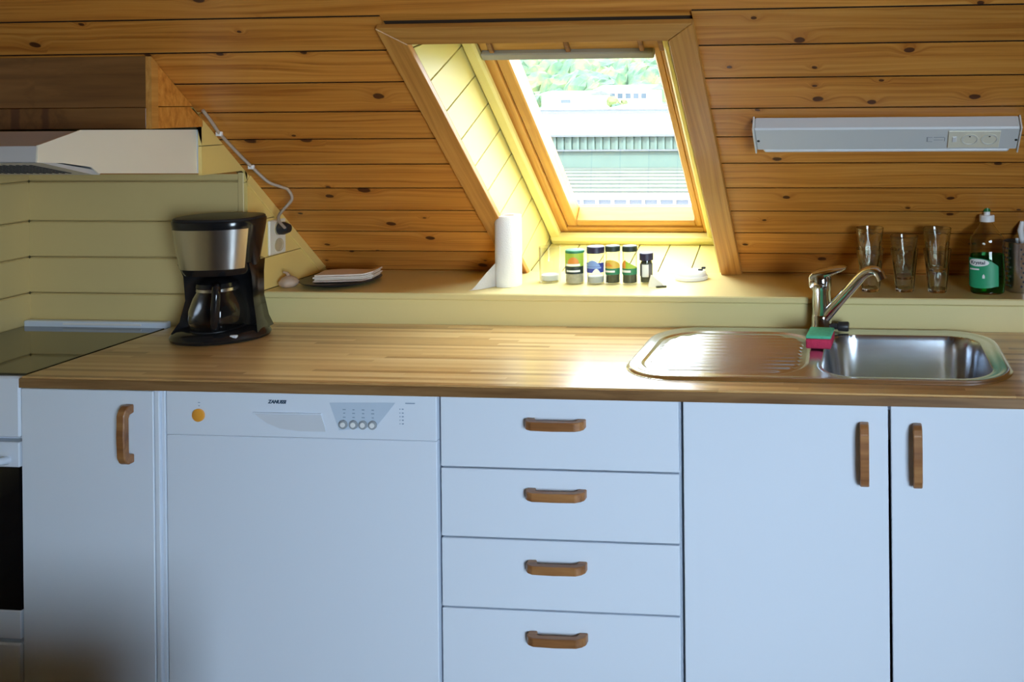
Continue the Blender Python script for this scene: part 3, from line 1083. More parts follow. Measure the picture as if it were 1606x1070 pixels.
for q in (2, 4):
    p = Vector(cpts[q]) - base
    obj('cable_clip', box(p.x - 0.010, p.x + 0.006, p.y - 0.005, p.y + 0.005, p.z - 0.006, p.z + 0.006, 0.002), 'white_plastic', cd)

lp = thing('worktop_light', 'long white strip light with two sockets fixed to the sloping ceiling', 'light fixture')
lp.matrix_world = RM
lx0, lx1 = -0.262, 0.380
obj('housing', box(lx0 + 0.004, lx1 - 0.004, 0.652, 0.735, 0.0005, 0.040, 0.004), 'lamp_metal', lp)
for xa, xb in ((lx0, lx0 + 0.004), (lx1 - 0.004, lx1)):
    obj('end_cap', box(xa, xb, 0.642, 0.737, 0.0005, 0.042, 0.001), 'lamp_end', lp)
obj('diffuser', box(lx0 + 0.02, lx1 - 0.02, 0.636, 0.651, 0.004, 0.036, 0.005), 'white_plastic', lp)
sp_ = obj('socket_panel', box(0.209, 0.331, 0.664, 0.726, 0.040, 0.0435, 0.001), 'cream_plastic', lp)
for sxx in (0.2595, 0.306):
    obj('socket', lathe_bm([(0.0205, 0.0), (0.0205, 0.0012), (0.0180, 0.0012), (0.0165, -0.002), (0.0, -0.002)], n=28), 'cream_plastic', sp_, smooth=30, loc=(sxx, 0.697, 0.0438))
    obj('socket_ring', lathe_bm([(0.0182, 0.0013), (0.0182, 0.0016), (0.0172, 0.0016), (0.0172, 0.0013)], n=28, cap=False), 'recess_grey', sp_, loc=(sxx, 0.697, 0.0438))
    obj('contact', box(sxx - 0.002, sxx + 0.002, 0.706, 0.709, 0.0434, 0.0446), 'slot_dark', sp_)
obj('switch', box(0.2185, 0.2290, 0.688, 0.708, 0.0434, 0.0455, 0.001), 'white_plastic', sp_)
mk = [(0.158, 0.161, 0.684, 0.702, 0.0399, 0.0404), (0.161, 0.172, 0.684, 0.6855, 0.0399, 0.0404), (0.161, 0.172, 0.7005, 0.702, 0.0399, 0.0404),
      (0.175, 0.200, 0.700, 0.702, 0.0399, 0.0404), (0.175, 0.197, 0.690, 0.6915, 0.0399, 0.0404), (0.200, 0.202, 0.686, 0.700, 0.0399, 0.0404)]
obj('rating_print', boxes(mk), 'gutter_grey', lp)['kind'] = 'stuff'
for sxx in (lx0 + 0.012, lx1 - 0.010):
    obj('screw', lathe_bm([(0.0035, 0.0), (0.0035, 0.0012), (0, 0.0015)], n=12), 'slot_dark', lp, loc=(sxx, 0.690, 0.040))

# ------------------------------------------------------------------ sink
OX0, OX1, OY0, OY1 = -0.549, 0.337, 2.004, 2.456


def rr_sd(x, y, x0, x1, y0, y1, r):
    cx, cy = (x0 + x1) / 2, (y0 + y1) / 2
    qx, qy = abs(x - cx) - (x1 - x0) / 2 + r, abs(y - cy) - (y1 - y0) / 2 + r
    return min(max(qx, qy), 0) + math.hypot(max(qx, 0), max(qy, 0)) - r


def sst(a, b, v):
    t = max(0, min(1, (v - a) / (b - a)))
    return t * t * (3 - 2 * t)


def sink_parts():
    nx, ny = 330, 180
    def so_(x, y):
        return rr_sd(x, y, OX0, OX1, OY0, OY1, 0.125)
    def sb_(x, y):
        return rr_sd(x, y, -0.094, 0.292, 2.040, 2.405, 0.085)
    def sd_(x, y):
        return rr_sd(x, y, -0.518, -0.125, 2.034, 2.420, 0.11)
    def zf(x, y):
        o = -so_(x, y)
        z = 0.0008 + 0.0075 * sst(0, 0.008, o) - 0.0022 * sst(0.014, 0.026, o)
        d = -sd_(x, y)
        if d > -0.002:
            e = sst(0.0, 0.009, d)
            rib = (0.5 - 0.5 * math.cos((y - 2.034) / 0.0285 * 2 * PI)) ** 1.5
            rr_ = sst(0.018, 0.034, d)
            z += e * (-0.0052) + rr_ * 0.0050 * rib
        b = -sb_(x, y)
        if b > -0.012:
            z += -0.0012 * sst(-0.012, 0.0, b)
            if b > 0:
                z += -0.150 * sst(0.0, 0.030, b) ** 0.8 - 0.006 * sst(0.03, 0.17, b)
        return z
    groups = {'rim': [], 'drainboard': [], 'basin': []}
    V = []
    cell = (OX1 - OX0) / nx
    for j in range(ny + 1):
        for i in range(nx + 1):
            x = OX0 + (OX1 - OX0) * i / nx
            y = OY0 + (OY1 - OY0) * j / ny
            s = so_(x, y)
            if 0 < s < cell * 1.5:
                e = 1e-4
                gx = (so_(x + e, y) - so_(x - e, y)) / (2 * e)
                gy = (so_(x, y + e) - so_(x, y - e)) / (2 * e)
                x, y = x - gx * s, y - gy * s
                s = 0
            V.append((x, y, zf(x, y) if s <= 0 else 0, s))
    for j in range(ny):
        for i in range(nx):
            q = [j * (nx + 1) + i, j * (nx + 1) + i + 1, (j + 1) * (nx + 1) + i + 1, (j + 1) * (nx + 1) + i]
            if any(V[v][3] > 1e-4 for v in q):
                continue
            cx = sum(V[v][0] for v in q) / 4
            cy = sum(V[v][1] for v in q) / 4
            g = 'basin' if sb_(cx, cy) < 0.0 else 'drainboard' if sd_(cx, cy) < 0 else 'rim'
            groups[g].append(q)
    return V, groups


snk = thing('kitchen_sink', 'inset stainless steel sink with ribbed drainboard on the left', 'sink', (0, 0, CZ))
V, groups = sink_parts()
for gname, faces in groups.items():
    used = sorted(set(v for f in faces for v in f))
    idx = {v: i for i, v in enumerate(used)}
    me = bpy.data.meshes.new(gname)
    me.from_pydata([V[v][:3] for v in used], [], [[idx[v] for v in f] for f in faces])
    me.materials.append(MATS['sink_steel'])
    for p in me.polygons:
        p.use_smooth = True
    o = bpy.data.objects.new(gname, me)
    COL.objects.link(o)
    o.parent = snk
obj('drain', lathe_bm([(0.038, 0.0), (0.038, 0.003), (0.030, 0.004), (0.024, 0.0015), (0.0, 0.001)], n=28), 'chrome', snk, smooth=40, loc=(0.10, 2.22, -0.1535))

# ------------------------------------------------------------------ tap
tp = thing('mixer_tap', 'chrome single-lever kitchen mixer tap behind the sink', 'tap', (-0.106, 2.428, CZ + 0.0085))
obj('base', lathe_bm([(0.029, -0.002), (0.029, 0.012), (0.026, 0.016), (0.026, 0.04), (0.024, 0.044), (0.0, 0.044)], n=28), 'chrome', tp, smooth=40)
obj('body', lathe_bm([(0.0245, 0.044), (0.0245, 0.106), (0.0270, 0.110), (0.0270, 0.138), (0.023, 0.148), (0.0, 0.151)], n=28), 'chrome', tp, smooth=40)
lev = bmesh.new()
prism(lev, [(-0.031, 0.112), (-0.031, 0.146), (-0.022, 0.156), (0.020, 0.167), (0.064, 0.174), (0.071, 0.169), (0.060, 0.161), (0.024, 0.146), (0.006, 0.132), (0.000, 0.114)], 'y', -0.021, 0.021, 0.005)
obj('lever', lev, 'chrome', tp, smooth=50).rotation_euler = (0, 0, math.radians(-8))
spp = smooth_path([(0.008, -0.008, 0.036), (0.045, -0.024, 0.082), (0.088, -0.045, 0.134), (0.108, -0.056, 0.158), (0.124, -0.064, 0.169), (0.142, -0.073, 0.171), (0.152, -0.078, 0.160)], 5)
obj('spout', tube_bm(spp, [0.0155 - 0.0035 * i / len(spp) for i in range(len(spp))], 16), 'chrome', tp, smooth=60)
obj('aerator', tube_bm([(0.149, -0.0765, 0.168), (0.157, -0.081, 0.150)], 0.0130, 18), 'chrome', tp, smooth=40)
vk = obj('valve_knob', lathe_bm([(0.008, 0.0), (0.008, 0.022), (0.012, 0.024), (0.013, 0.048), (0.011, 0.051), (0.0, 0.051)], n=18), 'black_soft', tp, smooth=40, loc=(0.020, -0.006, 0.014))
vk.rotation_euler = (0, PI / 2, math.radians(-6))
vk['label'] = 'small black valve knob at the tap base'

sg = thing('sponge', 'pink sponge with green scouring pad lying in front of the tap', 'sponge', (-0.104, 2.292, CZ + 0.0085), math.radians(-4))
obj('foam', box(-0.031, 0.031, -0.046, 0.046, 0.0, 0.024, 0.004, 2), 'sponge_pink', sg, smooth=50)
obj('scouring_pad', box(-0.031, 0.031, -0.046, 0.046, 0.0242, 0.032, 0.003, 2), 'sponge_green', sg, smooth=50)

# ------------------------------------------------------------------ coffee maker
cm = thing('coffee_maker', 'black filter coffee maker with brushed steel band beside the stove', 'coffee maker', (-1.694, 2.305, CZ), math.radians(9))
SXe, SYe = 1.0, 0.82


def oval(prof, **kw):
    return lathe_bm(prof, n=48, sx=SXe, sy=kw.pop('sy', SYe), **kw)


obj('base', oval([(0.104, 0.0), (0.119, 0.002), (0.122, 0.009), (0.117, 0.017), (0.104, 0.025), (0.086, 0.030), (0.0, 0.030)]), 'black_plastic', cm, smooth=35)
obj('hot_plate', lathe_bm([(0.066, 0.027), (0.066, 0.030), (0.060, 0.031), (0.0, 0.031)], c=(0, -0.012, 0), n=32), 'black_soft', cm, smooth=35)
# rear column, concave towards the jug
col = bmesh.new()
rings = []
for z, hw, yb, yfr in ((0.018, 0.110, 0.090, 0.000), (0.045, 0.098, 0.088, 0.020), (0.10, 0.087, 0.086, 0.028), (0.165, 0.087, 0.086, 0.020), (0.20, 0.090, 0.086, 0.00)):
    ring = [(-hw, yfr - 0.035, z), (-hw * 0.98, yb - 0.03, z), (-hw * 0.7, yb, z), (0, yb + 0.006, z), (hw * 0.7, yb, z), (hw * 0.98, yb - 0.03, z), (hw, yfr - 0.035, z), (hw * 0.86, yfr - 0.015, z), (hw * 0.5, yfr, z), (0, yfr + 0.006, z), (-hw * 0.5, yfr, z), (-hw * 0.86, yfr - 0.015, z)]
    rings.append([col.verts.new(p) for p in ring])
for a, b in zip(rings, rings[1:]):
    for i in range(12):
        col.faces.new((a[i], a[(i + 1) % 12], b[(i + 1) % 12], b[i]))
col.faces.new(rings[0][::-1])
col.faces.new(rings[-1])
bmesh.ops.recalc_face_normals(col, faces=col.faces)
obj('column', col, 'black_plastic', cm, smooth=50)
obj('brew_head', oval([(0.055, 0.168), (0.080, 0.172), (0.086, 0.182), (0.090, 0.195), (0.106, 0.298), (0.1075, 0.312), (0.106, 0.315), (0.0, 0.315)], p=2.6), 'black_plastic', cm, smooth=35)
obj('steel_band', lathe_bm([(0.0895, 0.190), (0.0915, 0.190), (0.1070, 0.294), (0.1045, 0.294)], n=40, sx=SXe, sy=SYe, a0=math.radians(216), a1=math.radians(328), p=2.6, cap=False), 'steel', cm, smooth=35)
obj('lid', oval([(0.104, 0.315), (0.105, 0.318), (0.102, 0.321), (0.085, 0.323), (0.0, 0.324)], p=2.6), 'black_soft', cm, smooth=35)
jg = obj('jug', lathe_bm([(0.052, 0.0315), (0.064, 0.036), (0.0675, 0.052), (0.066, 0.080), (0.056, 0.112), (0.047, 0.130), (0.046, 0.138)], c=(0, -0.016, 0), n=36, cap=False), 'carafe_glass', cm, smooth=60)
obj('jug_lid', lathe_bm([(0.048, 0.136), (0.050, 0.140), (0.048, 0.150), (0.030, 0.160), (0.0, 0.162)], c=(0, -0.016, 0), n=32), 'black_plastic', jg, smooth=35)
obj('jug_collar', lathe_bm([(0.0475, 0.128), (0.0495, 0.130), (0.0485, 0.137), (0.0465, 0.137)], c=(0, -0.016, 0), n=32, cap=False), 'steel', jg, smooth=35)
hp = smooth_path([(0.022, -0.060, 0.146), (0.036, -0.090, 0.146), (0.040, -0.100, 0.125), (0.036, -0.098, 0.080), (0.030, -0.088, 0.050), (0.026, -0.078, 0.042)], 5)
obj('jug_handle', tube_bm(hp, 0.0105, 12), 'black_plastic', jg, smooth=60)
sw = obj('switch', box(0.060, 0.078, -0.078, -0.068, 0.014, 0.022, 0.002), 'recess_grey', cm)

# ------------------------------------------------------------------ things on the shelf (base z = ZS)
ZT = ZS + 0.0003
pt = thing('dinner_plate', 'dark round plate on the shelf carrying folded napkins', 'plate', (-1.532, 2.600, ZT))
obj('dish', lathe_bm([(0.070, 0.0), (0.072, 0.002), (0.108, 0.010), (0.1125, 0.0135), (0.110, 0.0150), (0.072, 0.006), (0.0, 0.005)], n=48), 'plate_dark', pt, smooth=50)


def cloth(nx, ny, wx, wy, f, th):
    bm = bmesh.new()
    g = [[None] * (nx + 1) for _ in range(ny + 1)]
    h = [[None] * (nx + 1) for _ in range(ny + 1)]
    for j in range(ny + 1):
        for i in range(nx + 1):
            u, v = i / nx, j / ny
            x, y, z = f(u, v)
            g[j][i] = bm.verts.new((x, y, z + th))
            h[j][i] = bm.verts.new((x, y, z))
    for j in range(ny):
        for i in range(nx):
            bm.faces.new((g[j][i], g[j][i + 1], g[j + 1][i + 1], g[j + 1][i]))
            bm.faces.new((h[j][i], h[j + 1][i], h[j + 1][i + 1], h[j][i + 1]))
    for i in range(nx):
        bm.faces.new((g[0][i], h[0][i], h[0][i + 1], g[0][i + 1]))
        bm.faces.new((g[ny][i], g[ny][i + 1], h[ny][i + 1], h[ny][i]))
    for j in range(ny):
        bm.faces.new((g[j][0], g[j + 1][0], h[j + 1][0], h[j][0]))
        bm.faces.new((g[j][nx], h[j][nx], h[j + 1][nx], g[j + 1][nx]))
    bmesh.ops.recalc_face_normals(bm, faces=bm.faces)
    return bm


nk = thing('napkin_stack', 'pale pinkish folded paper napkins lying on the dark plate', 'napkin', (-1.520, 2.612, ZT + 0.0085), math.radians(12))
for q in range(4):
    def f(u, v, q=q):
        x = (u - 0.5) * 0.165 + (q % 2) * 0.004
        y = (v - 0.5) * 0.085 + (q % 2) * 0.003
        e = max(0, x - 0.055) * 0.25
        return x, y, 0.0055 * q + 0.002 * math.sin(u * 5) * v + e
    obj('napkin', cloth(16, 8, 1, 1, f, 0.0045), 'napkin', nk, smooth=60)

gb = thing('garlic_bulb', 'small pale-brown rounded bulb at the left end of the shelf', 'bulb', (-1.650, 2.530, ZT))
obj('bulb', lathe_bm([(0.0, 0.0), (0.016, 0.001), (0.025, 0.009), (0.026, 0.017), (0.018, 0.027), (0.008, 0.033), (0.0, 0.034)], n=28, cap=False, wob=lambda a, z, k: 1 + 0.07 * abs(math.sin(a * 3.5))), 'garlic', gb, smooth=60)
obj('stem', tube_bm([(0, 0, 0.032), (-0.006, 0.002, 0.040), (-0.016, 0.0, 0.044)], [0.006, 0.0045, 0.003], 8), 'garlic', gb, smooth=60)

pr = thing('paper_towel_roll', 'upright white kitchen paper roll with its loose end trailing on the shelf', 'paper roll', (-1.016, 2.586, ZT))
obj('roll', lathe_bm([(0.019, 0.0), (0.0365, 0.0), (0.0375, 0.003), (0.0375, 0.200), (0.0365, 0.203), (0.019, 0.203), (0.019, 0.0)], n=40, cap=False), 'paper', pr, smooth=40)
obj('core', lathe_bm([(0.0188, 0.001), (0.0188, 0.202), (0.0175, 0.202), (0.0175, 0.001)], n=24, cap=False), 'napkin', pr, smooth=40)


def loose(u, v):
    # sheet leaves the roll on its left front and slides down to the shelf edge
    a = -0.0375 * 1.0
    x = -0.030 - 0.052 * u
    yy = -0.024 - 0.060 * u - 0.010 * math.sin(u * PI)
    z = v * (0.062 * (1 - u) ** 1.6 + 0.0035) + 0.0008 + 0.004 * math.sin(u * 5) * v
    return x, yy, z


obj('loose_sheet', cloth(14, 6, 1, 1, loose, 0.001), 'paper', pr, smooth=60)

jr = thing('glass_jar', 'clear straight drinking glass holding a white disc beside the paper roll', 'glass', (-0.913, 2.645, ZT))
obj('tumbler', lathe_bm([(0.0, 0.0), (0.029, 0.0), (0.0305, 0.002), (0.0325, 0.104), (0.031, 0.104), (0.029, 0.006), (0.0, 0.006)], n=36, cap=False), 'jar_wall', jr, smooth=40)
obj('disc', lathe_bm([(0.0, 0.0063), (0.025, 0.0063), (0.026, 0.009), (0.026, 0.020), (0.024, 0.022), (0.0, 0.022)], n=28, cap=False), 'white_plastic', jr, smooth=40)


def label_patch(r, a0, a1, zs, n=16, th=0.0004):
    """wrap-around label between angles; zs(u) -> (zlow, zhigh)"""
    bm = bmesh.new()
    A, Bq = [], []
    for i in range(n + 1):
        u = i / n
        a = math.radians(a0 + (a1 - a0) * u)
        lo, hi = zs(u)
        A.append([bm.verts.new(((r + d) * math.cos(a), (r + d) * math.sin(a), z)) for d, z in ((0, lo), (th, lo), (th, hi), (0, hi))])
    for p, q in zip(A, A[1:]):
        for k_ in range(4):
            bm.faces.new((p[k_], q[k_], q[(k_ + 1) % 4], p[(k_ + 1) % 4]))
    bm.faces.new(A[0])
    bm.faces.new(A[-1][::-1])
    bmesh.ops.recalc_face_normals(bm, faces=bm.faces)
    return bm


def spice(name, lab, loc, r, h, cap_h, fill_h, fill, cap_mat, cap_r, patches, taper=0.0):
    t = thing(name, lab, 'spice jar', loc, 0, 'spice jars in a row on the shelf')
    zc = h - cap_h
    obj('jar', lathe_bm([(0.0, 0.0), (r - 0.002, 0.0), (r, 0.002), (r, zc - 0.012), (r - taper, zc - 0.002), (r - taper, zc), (r - taper - 0.0015, zc), (r - taper - 0.0015, zc - 0.003), (r - 0.0015, zc - 0.013), (r - 0.0015, 0.004), (0.0, 0.004)], n=32, cap=False), 'jar_wall', t, smooth=40)
    obj('contents', lathe_bm([(0.0, 0.0042), (r - 0.002, 0.0042), (r - 0.002, fill_h), (0.0, fill_h + 0.003)], n=28, cap=False), fill, t, smooth=40)
    obj('cap', lathe_bm([(cap_r, zc - 0.001), (cap_r, h - 0.002), (cap_r - 0.002, h), (0.0, h)], n=32, cap=True), cap_mat, t, smooth=40)
    for pm, rr_, a0, a1, zs in patches:
        obj('label', label_patch(r + rr_, a0, a1, zs), pm, t, smooth=60)
    return t


K = lambda a, b: (lambda u: (a, b))
zsp = ZT
spice('spice_jar', 'wide spice jar with green lid and lime green label, leftmost of the row', (-0.833, 2.630, zsp), 0.0275, 0.0975, 0.007, 0.036, 'spice_pale', 'label_green', 0.0280,
      [('label_lime', 0.0003, 190, 345, K(0.052, 0.0895)), ('label_dark', 0.0003, 190, 345, K(0.030, 0.0518)),
       ('label_orange', 0.0009, 240, 312, lambda u: (0.060, 0.060 + 0.019 * math.sin(PI * u) ** 0.5)), ('label_white', 0.0009, 226, 318, K(0.053, 0.0595)), ('label_white', 0.0009, 232, 318, K(0.036, 0.0415))])
spice('spice_jar', 'salt jar with dark navy cap and blue label', (-0.771, 2.630, zsp), 0.0255, 0.108, 0.018, 0.020, 'spice_salt', 'cap_navy', 0.0258,
      [('label_blue', 0.0003, 195, 345, K(0.034, 0.062)), ('label_lightblue', 0.0008, 215, 312, lambda u: (0.052, 0.056 + 0.014 * math.sin(PI * u))),
       ('label_lightblue', 0.0009, 208, 320, K(0.046, 0.051)), ('label_white', 0.0010, 262, 315, lambda u: (0.032, 0.034 + 0.012 * math.sin(PI * u)))])
spice('spice_jar', 'herb jar with dark cap and rounded gold and green label', (-0.7205, 2.630, zsp), 0.0215, 0.110, 0.015, 0.027, 'spice_herb', 'label_dark', 0.0218,
      [('label_green', 0.0003, 190, 350, K(0.028, 0.046)), ('label_gold', 0.0003, 192, 348, lambda u: (0.0462, 0.049 + 0.022 * math.sin(PI * (0.1 + 0.85 * u)) ** 0.7)),
       ('label_orange', 0.0008, 215, 282, lambda u: (0.052, 0.053 + 0.010 * math.sin(PI * u))), ('label_white', 0.0008, 205, 300, K(0.035, 0.0405))])
spice('spice_jar', 'herb jar with dark cap and slanted orange to green label', (-0.670, 2.630, zsp), 0.0215, 0.110, 0.015, 0.027, 'spice_herb', 'label_dark', 0.0218,
      [('label_green', 0.0003, 190, 350, lambda u: (0.028, 0.046)), ('label_lime', 0.0003, 240, 350, lambda u: (0.0462, 0.071 - 0.024 * u)),
       ('label_orange', 0.0004, 192, 250, lambda u: (0.0462, 0.056 + 0.016 * u)), ('label_white', 0.0008, 198, 290, K(0.035, 0.0415))])
spice('spice_jar', 'small grey-labelled spice jar with flared dark cap, rightmost of the row', (-0.6235, 2.640, zsp), 0.0185, 0.088, 0.020, 0.062, 'spice_herb', 'cap_navy', 0.0200,
      [('label_grey', 0.0003, 190, 350, K(0.022, 0.058)), ('label_white', 0.0007, 244, 302, K(0.020, 0.056))], taper=0.003)
pk = thing('paper_packet', 'small crumpled cream sachet beside the last spice jar', 'packet', (-0.588, 2.592, ZT), math.radians(20))
bm = bmesh.new()
vv = [bm.verts.new(p) for p in ((-0.022, -0.018, 0), (0.024, -0.020, 0), (0.026, 0.016, 0), (-0.018, 0.018, 0), (-0.012, -0.004, 0.034), (0.004, 0.006, 0.028), (0.022, -0.016, 0.006))]
for q in ((0, 3, 2, 1), (0, 1, 6, 4), (1, 2, 6), (4, 6, 5), (6, 2, 5), (2, 3, 5), (3, 4, 5), (0, 4, 3)):
    bm.faces.new([vv[i] for i in q])
bmesh.ops.recalc_face_normals(bm, faces=bm.faces)
obj('sachet', bm, 'cream_plastic', pk)
obj('sachet_end', box(0.0, 0.030, -0.026, -0.0205, 0.0, 0.005, 0.001), 'spice_herb', pk)

pc = thing('round_puck', 'flat white round plastic puck with a small dark clip on top', 'puck', (-0.503, 2.705, ZT))
obj('base', lathe_bm([(0.0, 0.0), (0.047, 0.0), (0.049, 0.002), (0.049, 0.010), (0.047, 0.012), (0.0, 0.012)], n=44, cap=False), 'white_plastic', pc, smooth=35)
obj('cover', lathe_bm([(0.044, 0.012), (0.044, 0.020), (0.040, 0.0245), (0.0, 0.026)], n=44, cap=False), 'white_plastic', pc, smooth=35)
obj('clip', boxes([(0.020, 0.034, -0.004, 0.004, 0.0255, 0.030), (0.030, 0.042, -0.002, 0.006, 0.030, 0.036)], 0.001), 'black_soft', pc)

# tumblers, nested two by two
tum = thing('glass_tumbler', 'x', 'glass', (0, 0, 0), 0, 'clear tumblers on the shelf')
wobf = lambda a, z, k: 1.0 + (0.030 * math.cos(a * 9) if k < 7 and 0.010 < z < 0.082 else 0.0)
obj('cup', lathe_bm([(0.0, 0.0), (0.0235, 0.0), (0.0250, 0.002), (0.0262, 0.014), (0.0298, 0.050), (0.0328, 0.078), (0.0340, 0.084), (0.0385, 0.116), (0.0380, 0.117), (0.0368, 0.116),
                     (0.0325, 0.084), (0.0312, 0.078), (0.0280, 0.050), (0.0245, 0.016), (0.0225, 0.009), (0.0, 0.008)], n=72, cap=False, wob=wobf), 'clear_glass', tum, smooth=30)
spots = [(0.0225, 2.558, 0.0, 'clear tumbler at the bottom of the stack nearest the tap'), (0.0225, 2.558, 0.0575, 'clear tumbler nested on top in the stack nearest the tap'),
         (0.1165, 2.560, 0.0, 'clear tumbler at the bottom of the short middle stack'), (0.1165, 2.560, 0.035, 'clear tumbler nested on top of the short middle stack'),
         (0.2055, 2.556, 0.0, 'clear tumbler at the bottom of the stack nearest the green bottle'), (0.2055, 2.556, 0.0575, 'clear tumbler nested on top in the stack nearest the green bottle')]
for i, (x, y, dz, lab) in enumerate(spots):
    o = tum if i == 0 else copy_tree(tum)
    o.location = (x, y, ZT + dz)
    o.rotation_euler = (0, 0, 0.3 * i)
    o['label'] = lab

# dish soap
sb = thing('dish_soap_bottle', 'clear dish soap bottle half full of green liquid with white and green cap', 'bottle', (0.3385, 2.548, ZT))
BS = dict(sx=1.0, sy=0.62)
bprof = [(0.0, 0.0), (0.041, 0.0), (0.046, 0.004), (0.0485, 0.030), (0.0485, 0.080), (0.046, 0.112), (0.045, 0.128), (0.047, 0.140), (0.045, 0.150), (0.034, 0.164), (0.020, 0.182), (0.0135, 0.192), (0.013, 0.200)]
obj('bottle', lathe_bm(bprof + [(max(0.0, r - 0.0012), z) for r, z in reversed(bprof[2:])] + [(0.0, 0.0035)], n=48, cap=False, **BS), 'clear_plastic', sb, smooth=50)
lprof = [(0.0, 0.0037), (0.0440, 0.0042), (0.0468, 0.030), (0.0468, 0.080), (0.0448, 0.106), (0.0, 0.106)]
obj('liquid', lathe_bm(lprof, n=48, cap=False, **BS), 'soap_green', sb, smooth=50)
obj('collar', lathe_bm([(0.0205, 0.194), (0.0205, 0.210), (0.0190, 0.212), (0.0, 0.212)], n=28), 'white_plastic', sb, smooth=40)
obj('nozzle', lathe_bm([(0.009, 0.212), (0.009, 0.221), (0.0085, 0.222), (0.0, 0.222)], n=20), 'white_plastic', sb, smooth=40)
obj('nozzle_cap', lathe_bm([(0.0100, 0.221), (0.0100, 0.240), (0.0080, 0.246), (0.0, 0.246)], n=20), 'soap_cap_green', sb, smooth=40)


def oval_patch(r, a0, a1, zs, n=20, th=0.0005):
    bm = label_patch(r, a0, a1, zs, n, th)
    for v in bm.verts:
        v.co.y *= 0.62
    return bm


lb = obj('front_label', oval_patch(0.0492, 186, 302, lambda u: (0.022 - 0.005 * math.sin(PI * min(1, u * 1.1)), 0.098 - 0.018 * max(0, u - 0.45) ** 2 * 4)), 'soap_label', sb, smooth=60)
obj('label_oval', oval_patch(0.0499, 196, 272, lambda u: (0.086 - 0.010 * math.sqrt(max(0, 1 - (2 * u - 1) ** 2)), 0.086 + 0.010 * math.sqrt(max(0, 1 - (2 * u - 1) ** 2)))), 'label_white', lb, smooth=60)
obj('label_mark', oval_patch(0.0499, 200, 240, K(0.066, 0.070)), 'label_white', lb, smooth=60)
obj('label_mark', oval_patch(0.0499, 250, 258, lambda u: (0.044, 0.056 - 0.005 * abs(2 * u - 1))), 'label_white', lb, smooth=60)
tx = text_bm('Krystal', 0.0125, 0.0, 0.0003, 0.0002)
for v in tx.verts:
    u_, z_ = v.co.x, v.co.y
    a = math.radians(234) + u_ / 0.040
    r = 0.0507
    v.co = Vector((r * math.cos(a), r * math.sin(a) * 0.62, 0.086 + z_))
obj('label_text', tx, 'ink', lb)

# perforated cutlery holder with a brush
uh = thing('cutlery_holder', 'perforated stainless steel utensil holder at the right end of the shelf', 'utensil holder', (0.436, 2.590, ZT))
obj('can', lathe_bm([(0.0, 0.001), (0.047, 0.001), (0.048, 0.004), (0.048, 0.132), (0.0495, 0.135), (0.0465, 0.135), (0.0465, 0.005), (0.0, 0.004)], n=48, cap=False), 'steel', uh, smooth=40)
for i in range(3):
    a = 2 * PI * i / 3 + 0.4
    obj('foot', lathe_bm([(0.004, -0.0002), (0.004, 0.001), (0, 0.001)], n=10), 'slot_dark', uh, loc=(0.04 * math.cos(a), 0.04 * math.sin(a), 0))
hole = None
for r_ in range(9):
    for q in range(14):
        a = math.radians(186 + q * 12.5 + (6 if r_ % 2 else 0))
        if 228 < math.degrees(a) < 256:
            continue
        if hole is None:
            hole = obj('hole', lathe_bm([(0.0030, 0.0), (0.0030, 0.0006), (0.0, 0.0006)], n=10), 'slot_dark', uh)
            o = hole
        else:
            o = hole.copy()
            COL.objects.link(o)
            o.parent = uh
        o.location = (0.0479 * math.cos(a), 0.0479 * math.sin(a), 0.018 + r_ * 0.0125)
        o.rotation_euler = (0, PI / 2, a)
br = thing('dish_brush', 'dish brush with white handle end leaning in the steel holder', 'brush', (0.436, 2.590, ZT + 0.006))
obj('handle', tube_bm([(0.012, 0.0, 0.0), (0.003, -0.004, 0.120), (-0.003, -0.008, 0.160), (0.002, -0.010, 0.185)], [0.006, 0.007, 0.009, 0.006], 12), 'white_plastic', br, smooth=60)
obj('brush_head', lathe_bm([(0.0, 0.0), (0.012, 0.0), (0.016, 0.008), (0.012, 0.02), (0.0, 0.022)], n=16, cap=False), 'gutter_grey', br, smooth=50, loc=(0.012, 0.0, 0.0))

# ------------------------------------------------------------------ outside the skylight
GZ = -4.0
struct('ground', box(-90, 60, 4.3, 60, GZ - 0.5, GZ), 'grass')
nbh = thing('neighbour_building', 'neighbouring building with white flat roof, ribbed green wall and glazed strip', 'building', (-3.0, 9.0, GZ))
O = Vector((-3.0, 9.0, GZ))


def nb(name, b, mat, parent=nbh, bev=0):
    return obj(name, box(b[0] - O.x, b[1] - O.x, b[2] - O.y, b[3] - O.y, b[4] - O.z, b[5] - O.z, bev), mat, parent)


nb('wall', (-9, 3, 9.03, 11.2, GZ, 0.45), 'house_white')
nb('sill', (-9, 3, 8.96, 9.04, 0.30, 0.462), 'house_white')
nb('eave_board', (-9, 3, 8.94, 9.06, 0.548, 0.60), 'house_white')
for i in range(46):
    x0 = -6.2 + i * 0.156
    p_ = nb('window', (x0 + 0.014, x0 + 0.142, 8.99, 9.03, 0.462, 0.548), 'pane_blue')
    nb('mullion', (x0 - 0.014, x0 + 0.014, 8.97, 9.04, 0.462, 0.548), 'house_white')
for r_ in range(8):       # shingle courses
    t0, t1_ = r_ / 8, (r_ + 1) / 8 + 0.02
    ya, yb_ = 9.0 + 2.1 * t0, 9.0 + 2.1 * t1_
    za, zb = 0.585 + 0.135 * t0, 0.585 + 0.135 * t1_
    obj('shingle_course', prism_bm([(ya - O.y, za - O.z), (yb_ - O.y, zb - O.z - 0.02), (yb_ - O.y, zb - O.z - 0.045), (ya - O.y, za - O.z - 0.03)], 'x', -6, 6), 'shingle', nbh)
rb = nb('ribbed_wall', (-9, 3, 11.22, 18.0, GZ, 1.095), 'ribbed_metal')
